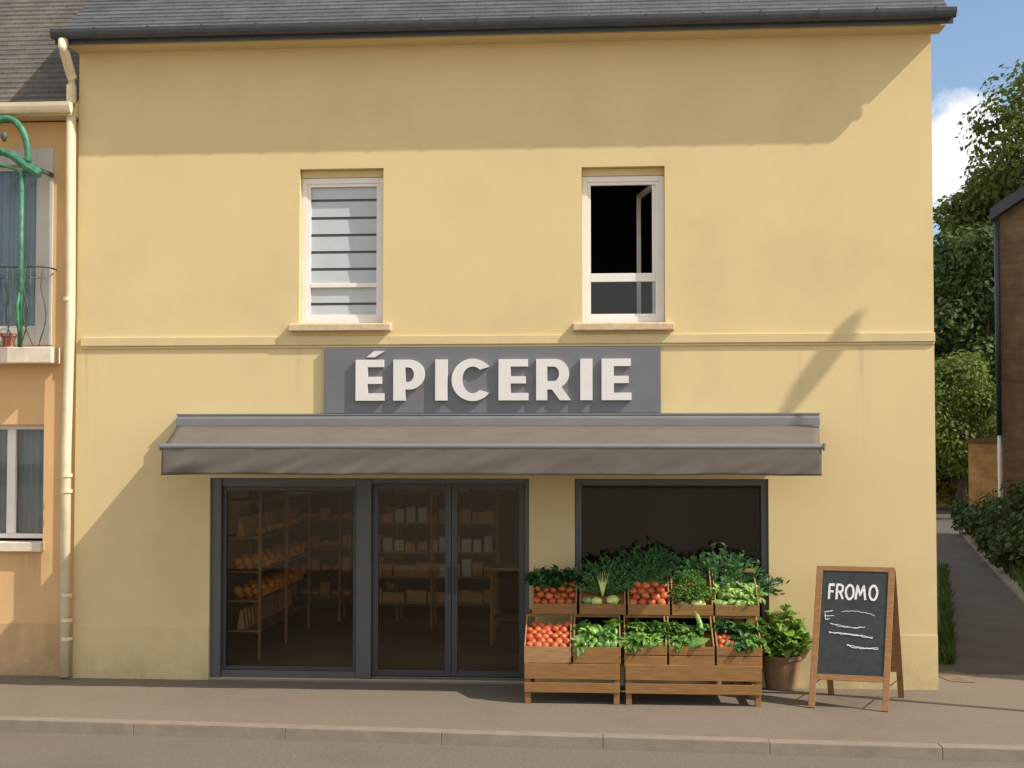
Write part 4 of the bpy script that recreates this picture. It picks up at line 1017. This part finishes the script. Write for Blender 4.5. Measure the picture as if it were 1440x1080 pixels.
# tall leafy plant behind the top row (px 950-1060)
p = P(1008, 822, -.10); pb = Vector((p.x, -.12, .30))
TB = empty('leafy_plant', (p.x, -.115, 0), 'tall dark leafy plant behind the top row crates against display window', 'plant')
MB().lathe([(0, .0), (.055, 0), (.065, .95), (.058, .95), (0, .93)], (p.x, -.115, 0), 20).build('pot', 'terra', TB)
f2 = feather(260, .78, 171, .045, 66, .8, False)
f2.v = [(x, y*.26-.02 if y > 0 else y*.5-.02, z) for x, y, z in f2.v]; f2.v = [(x+p.x, max(-.5, y-.12), z*.84+.95+.06*x) for x, y, z in f2.v]
f2.build('foliage', 'kale', TB, smooth=True, recalc=False)
mb = MB()
for i in range(16):
    a = R(-70+140*i/15); mb.tube([(p.x, -.12, .93), (p.x+.12*math.sin(a), -.14, 1.1), (p.x+.30*math.sin(a), -.15, 1.05+.28*math.cos(a))], [.006, .005, .003], 5)
mb.build('stem', 'herb', TB)
# small wooden basket handle on the top right crate
hx0, hx1 = X(1036,802,CY2+.02), X(1060,802,CY2+.02); hz = Z(802,1048,CY2+.02)
HB = empty('wooden_basket', (hx0, CY2+.02, z_up), 'small wooden basket with flat handle standing behind the light green peppers', 'basket')
mb = MB(); mb.box(hx0, hx1, CY2+.01, CY2+.03, hz-.02, hz+.02); mb.box(hx0-.012, hx0, CY2+.01, CY2+.03, z_up+.3, hz+.02); mb.box(hx1, hx1+.012, CY2+.01, CY2+.03, z_up+.3, hz+.02)
mb.build('handle', 'woodlight', HB)
MB().box(hx0-.04, hx1+.04, CY2+.005, CY2+.12, z_up+.0, z_up+.30).build('body', 'wood', HB)
MB().box(hx0-.04, hx1+.04, CY2+.005, CY2+.12, 0, z_up-.001).build('stand_leg', 'wood', HB)

# ------------------------------------------------------------------ potted lettuce
pg = G(1102, 972); pc_ = Vector((pg.x, pg.y+.17, 0))
PT = empty('potted_plant', pc_, 'leafy bright green plant in terracotta pot between crates and chalkboard', 'potted plant')
MB().lathe([(0, .005), (.155, .0), (.165, .01), (.215, .33), (.232, .33), (.232, .375), (.212, .375), (.205, .335), (0, .33)], pc_, 32).build('pot', 'terra', PT, smooth=False, bevel=0)
mb = MB(); mb.lathe([(0, .345), (.1, .35), (.204, .338)], pc_, 24); mb.build('soil', 'soil', PT)
mb = MB()
for i in range(11):
    az = i*2.4; rr = .12*math.sqrt((i+.5)/11); q = rosette(13, .27, .15, R(70), .8, .06, 200+i, .015)
    hz_ = .36+.14*(1-(rr/.16)**1.2)
    mb.add([(v[0]+pc_.x+rr*math.cos(az), v[1]+pc_.y+rr*math.sin(az), v[2]*1.25+hz_) for v in q.v], q.f)
mb2 = bunch(230, .24, .50, .12, .11, 222, False, .07)
mb.add([(v[0]+pc_.x, v[1]+pc_.y, v[2]+.36) for v in mb2.v], mb2.f)
mb.build('foliage', 'lettuce', PT, smooth=True, recalc=False)

# ------------------------------------------------------------------ chalkboard A-sign
fl, fr_, rr_, rl_ = G(1130+8, 995), G(1242+6, 1001), G(1271, 984), G(1166, 974)
fdir = (fr_-fl).normalized(); width = (fr_-fl).length+.02
mid_f = (fl+fr_)/2; back = Vector((-fdir.y, fdir.x, 0))
back = ((rr_+rl_)/2-mid_f); dist = back.length; back = back.normalized()
top_z = P(1205, 797, (mid_f.y+ (back*dist).y/2)).z
AB = empty('chalkboard_sign', mid_f, 'wooden A frame chalkboard reading FROMO standing on the pavement', 'sign')
def LP(u, s_, n=0.0, rear=False):
    """point on a leaf of the A board: u across (0..1), s_ up (0..1), n outward offset"""
    a = mid_f - fdir*(width/2) + fdir*(width*u)
    base = a + (back*dist if rear else Vector((0, 0, 0)))
    apex = a + back*(dist/2+(.012 if rear else -.012)) + Vector((0, 0, top_z))
    d = apex-base; nrm = fdir.cross(d).normalized()
    if nrm.dot(back) > 0: nrm = -nrm
    if rear: nrm = -nrm if nrm.dot(back) < 0 else nrm
    return base + d*s_ + nrm*n
def slab(u0, u1, s0, s1, n0, n1, rear=False):
    vs = [LP(u, s_, n, rear) for n in (n0, n1) for (u, s_) in ((u0,s0),(u1,s0),(u1,s1),(u0,s1))]
    return MB().add(vs, [(0,1,2,3),(7,6,5,4),(0,4,5,1),(1,5,6,2),(2,6,7,3),(3,7,4,0)])
uw_ = .065/width*1.0
sb0, sb1 = .195, .235     # bottom rail
for a, b in ((0, uw_), (1-uw_, 1)):
    slab(a, b, 0, 1, 0, .03).build('leg', 'boardwood', AB, bevel=.004)
    slab(a, b, 0, .985, 0, .026, True).build('leg', 'boardwood', AB, bevel=.004)
slab(uw_+.001, 1-uw_-.001, .965, 1, .001, .029).build('top_rail', 'boardwood', AB, bevel=.003)
slab(uw_+.001, 1-uw_-.001, sb0, sb1, .001, .029).build('bottom_rail', 'boardwood', AB, bevel=.003)
slab(uw_+.001, 1-uw_-.001, .20, .235, .001, .025, True).build('bottom_rail', 'boardwood', AB, bevel=.003)
slab(uw_+.001, 1-uw_-.001, .236, .96, .004, .016, True).build('rear_panel', 'boardwood', AB)
bd = slab(uw_+.001, 1-uw_-.001, sb1+.001, .964, .006, .020).build('writing_panel', 'chalkboard', AB)
MB().beam(LP(.03, .16), LP(.03, .16, 0, True), .012, .006).build('stay', 'gutter', AB)
MB().beam(LP(.97, .16), LP(.97, .16, 0, True), .012, .006).build('stay', 'gutter', AB)
# chalk writing, photo pixel box -> panel coordinates (u,s)
def chalk_text(txt, u0, u1, s0, s1, name):
    n = len(txt); mb = MB(); rnd = random.Random(5)
    widths = {'F': .75, 'R': .85, 'O': 1.0, 'M': 1.15, ' ': .1}
    strokes = {'F': [[(0,0),(0,1),(.9,1)], [(0,.52),(.75,.52)]], 'R': [[(0,0),(0,1),(.6,1),(.85,.85),(.85,.65),(.6,.5),(0,.5)], [(.45,.5),(.95,0)]],
               'O': [[(.5+.48*math.cos(R(a)), .5+.5*math.sin(R(a))) for a in range(0, 361, 24)]], 'M': [[(0,0),(.12,1),(.45,.3),(.8,1),(1,0)]]}
    tot = sum(widths[c]+.06 for c in txt); x = 0
    for c in txt:
        w_ = widths[c]
        if c != ' ':
            for rep in range(3):
                for st in strokes[c]:
                    pts = [((x+.06+p[0]*(w_-.16)+rnd.uniform(-.025, .025))/tot, p[1]*.92+.04+rnd.uniform(-.03, .03)) for p in st]
                    ribbon(mb, [(u0+(u1-u0)*a, s0+(s1-s0)*b) for a, b in pts], .019)
        x += w_+.06
    return mb
rib_k = [0]
def ribbon(mb, pts, wd):
    # densify and lay thin flat chalk marks a hair above the panel
    dense = []
    for (a, b), (c, d) in zip(pts[:-1], pts[1:]):
        m_ = max(2, int(math.hypot((c-a)*width, (d-b)*top_z)/.012))
        dense += [(a+(c-a)*i/m_, b+(d-b)*i/m_) for i in range(m_)]
    dense.append(pts[-1]); rib_k[0] += 1; n0 = .0205+.00025*(rib_k[0] % 37)
    o = len(mb.v)
    for i, (a, b) in enumerate(dense):
        c, d = dense[min(i+1, len(dense)-1)]; e, f = dense[max(i-1, 0)]
        t_ = Vector(((c-e)*width, (d-f)*top_z)); t_ = t_.normalized() if t_.length > 1e-6 else Vector((1, 0))
        k = wd/2*(1+.5*noise.noise(Vector((i*.7, rib_k[0], 0))))
        for s_ in (-1, 1): mb.v.append(tuple(LP(a-t_.y*s_*k/width, b+t_.x*s_*k/top_z, n0)))
    for i in range(len(dense)-1): q = o+2*i; mb.f.append((q, q+1, q+3, q+2))
def bu(px, py):      # photograph pixel -> (u, s) on the panel
    uL = 1152+(1130-1152)*(py-797)/198; uR = 1258+(1242-1258)*(py-799)/203
    return ((px-uL)/(uR-uL), 1-(py-797)/200)
a_, b_ = bu(1165, 845), bu(1236, 823)
tx = chalk_text('FROM O', a_[0], b_[0], a_[1], b_[1], 'FROMO').build('chalk_lettering', 'chalk', bd, recalc=False)
mb = MB(); rnd = random.Random(3)
for (xa, ya, xb, yb, wob) in ((1183,862,1228,866,3),(1166,878,1214,882,-3),(1164,891,1224,897,1),(1188,908,1231,911,-2),(1159,863,1171,861,0),(1159,869,1172,868,0),(1160,874,1166,872,0),(1160,865,1160,873,0)):
    for rep in range(1 if wob == 3 or wob == 0 else 2):
        pts = []
        for i in range(15):
            t_ = i/14; pts.append(bu(xa+(xb-xa)*t_+rnd.uniform(-.4, .4), ya+(yb-ya)*t_-wob*math.sin(math.pi*t_)*1.0+rnd.uniform(-.8, .8)+rep*1.1))
        ribbon(mb, pts, .006 if abs(wob) < 3 else .0045)
mb.build('chalk_scribble', 'chalk', bd, recalc=False)

# ------------------------------------------------------------------ brick house on the right
BY = 15.0
bxL = X(1408, 500, BY)
bze = P(1402, 305, BY).z
BH = empty('brick_house', (bxL, BY, 0), 'brown brick house with dark roof edge at the right side of the alley', 'house')
W2 = 9.6; gr_ = .62
def gable(x0, x1, y0, y1, ze, m, mb):
    xm = (x0+x1)/2; mb.prism([(x0, -.1), (x1, -.1), (x1, ze), (xm, ze+(xm-x0)*gr_), (x0, ze)], 'y', y0, y1); return mb
def rot(mb, ang=R(-27)):
    c_, s_ = math.cos(ang), math.sin(ang)
    mb.v = [(bxL+(x-bxL)*c_-(y-BY)*s_, BY+(x-bxL)*s_+(y-BY)*c_, z) for x, y, z in mb.v]; return mb
rot(gable(bxL, bxL+W2, BY, BY+9, bze, 'brick', MB())).build('wall', 'brick', BH)
mb = MB()
WX = bxL+1.15
mb.box(WX, bxL+W2, -1.35, BY-3.2, -.1, bze)  # unseen wing, added to shade the alley
mb.build('added_wing_wall', 'brick', BH)
mb = MB()
xm = bxL+W2/2
for sgn in (-1, 1):
    xe = bxL-.16 if sgn < 0 else bxL+W2+.30
    ze = bze-.16*gr_
    vs = []
    for y in (BY-.25, BY+9.3): vs += [(xe, y, ze+.0), (xm, y, bze+(W2/2)*gr_+.0), (xm, y, bze+(W2/2)*gr_+.26), (xe, y, ze+.26)]
    mb.add(vs, [(0,1,2,3),(7,6,5,4),(0,4,5,1),(1,5,6,2),(2,6,7,3),(3,7,4,0)])
rot(mb).build('roof', 'gutter', BH)
mb = MB(); xq = (WX+bxL+W2)/2  # roof of the added wing
for sgn in (-1, 1):
    xe = WX-.2 if sgn < 0 else bxL+W2+.2; vs = []
    for y in (-1.55, BY-3.0): vs += [(xe, y, bze-.12), (xq, y, bze+1.5), (xq, y, bze+1.7), (xe, y, bze+.08)]
    mb.add(vs, [(0,1,2,3),(7,6,5,4),(0,4,5,1),(1,5,6,2),(2,6,7,3),(3,7,4,0)])
mb.build('added_wing_roof', 'slate', BH)
for yy in (1.5, 6, 10.5):  # windows on the added wing
    for zz in (.9, 4.6):
        wdw = MB().box(WX-.02, WX-.002, yy, yy+1.1, zz, zz+1.4).build('window', 'pvc', BH)
        MB().box(WX-.026, WX-.021, yy+.08, yy+1.02, zz+.08, zz+1.32).build('pane', 'darkpipe', wdw)
mb = MB(); xd = X(1404, 500, BY-.1); zj = P(1403, 612, BY-.1).z
mb.tube([(xd, BY-.09, zj), (xd, BY-.09, bze-.1)], .06, 10); mb.build('downpipe', 'darkpipe', BH, smooth=True)
MB().tube([(xd, BY-.09, .02), (xd, BY-.09, zj-.001)], .04, 10).build('downpipe', 'whitepipe', BH, smooth=True)
# orange brick gate wall
gy = 21.0
ga, gb = X(1362, 660, gy), X(1399, 660, gy); gz = P(1380, 618, gy).z
OW = empty('brick_wall', (ga, gy, 0), 'short orange brick wall end beyond the brick house corner', 'wall')
def rot2(mb, ang=R(-24)):
    c_, s_ = math.cos(ang), math.sin(ang)
    mb.v = [(ga+(x-ga)*c_-(y-gy)*s_, gy+(x-ga)*s_+(y-gy)*c_, z) for x, y, z in mb.v]; return mb
rot2(MB().box(ga, gb+.6, gy, gy+2.5, -.05, gz-.10)).build('wall', 'brickor', OW)
rot2(MB().box(ga-.05, gb+.65, gy-.05, gy+2.55, gz-.099, gz+.04)).build('coping', 'brick', OW)

# ------------------------------------------------------------------ vegetation
def leafcloud(mb, rnd, c, r, n, size, sq=.8):
    c = Vector(c)
    for i in range(n):
        d = Vector((rnd.gauss(0, 1), rnd.gauss(0, 1), rnd.gauss(0, 1))).normalized()
        rad = r*(rnd.random()**.35)
        p = c+Vector((d.x*rad, d.y*rad, d.z*rad*sq))
        nrm = (d+Vector((rnd.uniform(-.9, .9), rnd.uniform(-.9, .9), rnd.uniform(-.2, 1.1)))).normalized()
        a = nrm.cross(Vector((rnd.uniform(-1, 1), rnd.uniform(-1, 1), rnd.uniform(-1, 1)))).normalized(); b = nrm.cross(a)
        s = size*rnd.uniform(.55, 1.2)
        mb.add([p-a*s*.5, p+b*s*.32+nrm*s*.08, p+a*s*.55, p-b*s*.32+nrm*s*.08], [(0,1,2,3)])
def tree(name, base, h, cr, nclump, nleaf, size, m, label, seed, group=None, low=.25):
    rnd = random.Random(seed); base = Vector(base)
    t = empty(name, base, label, 'tree', group)
    tr = MB(); top = base+Vector((rnd.uniform(-.5, .5), rnd.uniform(-.5, .5), h*.8))
    pts = [base, base.lerp(top, .35)+Vector((.15, 0, 0)), base.lerp(top, .7), top]
    tr.tube(pts, [h*.030, h*.022, h*.013, .03], 9)
    cl = MB()
    for k in range(nclump):
        az = k*2.4+rnd.uniform(-.4, .4); v = (k+.5)/nclump; zz = low+(1-low)*v
        wr = math.sin(math.pi*min(.93, .22+.72*v))**.7; rr = cr*wr*rnd.uniform(.45, .95)
        c = base+Vector((math.cos(az)*rr, math.sin(az)*rr, h*zz*rnd.uniform(.92, 1.0)))
        s0 = base.lerp(top, min(.95, zz*.75)); tr.tube([s0, s0.lerp(c, .55)+Vector((0, 0, .2)), c], [h*.010, h*.006, .015], 5)
        leafcloud(cl, rnd, c, cr*rnd.uniform(.26, .42), nleaf, size)
    tr.build('trunk', 'bark', t, smooth=True); cl.build('crown', m, t, recalc=False)
    return t
def gp(px, y, z=0): v = P(px, 600, y); return (v.x, y, z)
tree('broadleaf_tree', gp(1486, 40), 18.6, 5.4, 50, 620, .30, 'leaf', 'tallest green broadleaf tree behind the brick house roof', 1, 'trees beyond the alley', .2)
tree('broadleaf_tree', gp(1378, 43), 14.6, 3.3, 40, 600, .29, 'leaf', 'lower broadleaf tree beside the grocery wall end, left of the tallest tree', 2, 'trees beyond the alley', .12)
tree('broadleaf_tree', gp(1385, 36), 11.5, 3.2, 32, 560, .27, 'leafdark', 'dark broadleaf tree between the tallest tree and the alley end', 3, 'trees beyond the alley', .10)
tree('broadleaf_tree', gp(1300, 50), 12.0, 5.0, 30, 400, .32, 'leafdark', 'dark tree mostly hidden behind the grocery wall end', 4, 'trees beyond the alley', .08)
tree('broadleaf_tree', gp(1470, 48), 17.0, 6.0, 34, 260, .45, 'leafdark', 'dark tree at the photo edge behind the brick house', 5, 'trees beyond the alley', .1)
tree('small_tree', gp(1345, 31), 5.6, 2.3, 26, 480, .18, 'leaflite', 'small sunlit yellow green tree above the orange wall end', 6, None, .35)
def shrub(name, c, r, h, n, size, m, label, seed, group=None):
    rnd = random.Random(seed); t = empty(name, c, label, 'shrub', group); mb = MB(); c = Vector(c); tw = MB()
    for k in range(9):
        az = k*2.4; rr = r*.55*math.sqrt((k+.3)/9); p = c+Vector((math.cos(az)*rr, math.sin(az)*rr, h*rnd.uniform(.3, .72)))
        leafcloud(mb, rnd, p, r*.5, n//9, size, .8); tw.tube([c, p], [.03, .01], 5)
    tw.build('stem', 'bark', t); mb.build('foliage', m, t, recalc=False)
    return t
sh = [(1385, 19.5, .9, 1.35), (1415, 17.0, 1.1, 1.7), (1450, 14.0, 1.2, 2.2), (1480, 11.0, 1.2, 2.0), (1365, 23.0, .8, 1.2), (1432, 12.2, .8, 1.25), (1405, 14.2, .7, 1.0)]
shl = ['dark shrub below the orange wall end', 'dark shrub in front of the brick house downpipe', 'tall dark shrub against the brick house wall at the photo edge', 'dark shrub mostly outside the right photo edge',
       'farthest small shrub at the bend of the alley', 'nearest low shrub by the alley kerb', 'low shrub between the nearest one and the downpipe']
for i, (px, y, r, h) in enumerate(sh):
    shrub('shrub', gp(px, y), r, h, 1500, .16, 'leafdark', shl[i], 30+i, 'dark shrubs on the right side of the alley')
shrub('shrub', gp(1335, 40), 1.6, 1.9, 1700, .20, 'leafyel', 'yellow green sunlit shrub at the far end of the alley', 50)
shrub('shrub', gp(1305, 38), 1.8, 2.2, 1500, .20, 'leafyel', 'yellowish shrub partly hidden by the grocery corner at the alley end', 51)
def grass(name, label, pts, n, h, m, seed):
    rnd = random.Random(seed); mb = MB()
    for i in range(n):
        (ax, ay, bx_, by_, wd) = rnd.choice(pts); t_ = rnd.random(); x = ax+(bx_-ax)*t_+rnd.uniform(-wd, wd); y = ay+(by_-ay)*t_+rnd.uniform(-wd, wd)*.5
        hh = h*rnd.uniform(.4, 1.2); a = rnd.uniform(0, 6.28); dx, dy = math.cos(a), math.sin(a); lean = rnd.uniform(.1, .6)*hh
        b = Vector((x, y, 0)); w_ = h*.05
        mb.add([b+Vector((-dy*w_, dx*w_, 0)), b-Vector((-dy*w_, dx*w_, 0)), b+Vector((dx*lean*.4-(-dy)*w_*.7, dy*lean*.4-dx*w_*.7, hh*.6)), b+Vector((dx*lean, dy*lean, hh))], [(0,1,2),(0,2,3)])
    return tag(mb.build(name, m, None, recalc=False), label, 'grass', kind='stuff')
ga_ = G(1326, 942)
grass('grass', 'grass growing along the foot of the grocery side wall', [(G(1331,935).x, G(1331,935).y, G(1330,900).x, G(1330,900).y, .09), (G(1333,905).x, G(1333,905).y, G(1328,850).x, G(1328,850).y, .07), (G(1330,860).x, G(1330,860).y, G(1326,800).x, G(1326,800).y, .08)], 1900, .19, 'grass', 1)
pts = [(ar[i].x+.9, ar[i].y, ar[i+1].x+.9, ar[i+1].y, .7) for i in range(1, 4)]
grass('verge_grass', 'rough grass on the verge beside the alley kerb', pts, 9000, .32, 'leafdark', 2)

# ------------------------------------------------------------------ street lamp beyond the right edge (its head throws the shadow high on the wall)
def shadow_src(px, py, y):       # point at plane y whose sun shadow falls at photo point (px,py) of the facade
    q = P(px, py, 0); k = -y/ -S.y * 1.0
    t_ = (y-0)/S.y; return q+S*t_
ta, tb_ = shadow_src(1204, 440, -1.60), shadow_src(1100, 590, -2.02)
SL = empty('street_lamp', (tb_.x, tb_.y-.1, 0), 'grey steel street lamp on the pavement past the right photo edge', 'street lamp')
dirv = (tb_-ta); 
mb = MB(); mb.tube([ta, ta+dirv*.10, ta+dirv*.3, ta+dirv*.6, ta+dirv*.9, ta+dirv*1.05], [.02, .07, .10, .10, .06, .03], 12)
mb.build('lamp_head', 'post', SL, smooth=True)
e = ta+dirv*1.0
mb = MB(); mb.tube([e, e+dirv*.4+Vector((0, 0, -.02)), Vector((e.x, e.y, e.z-.35))+dirv*.5, Vector((e.x, e.y-.1, 0))+Vector((dirv.x*.5, dirv.y*.5, .02))], [.03, .035, .045, .06], 10)
mb.build('pole', 'post', SL, smooth=True)

# the empties' stray placeholder and properties
for o in list(bpy.data.objects):
    if o.type == 'MESH' and len(o.data.vertices) == 0: bpy.data.objects.remove(o)
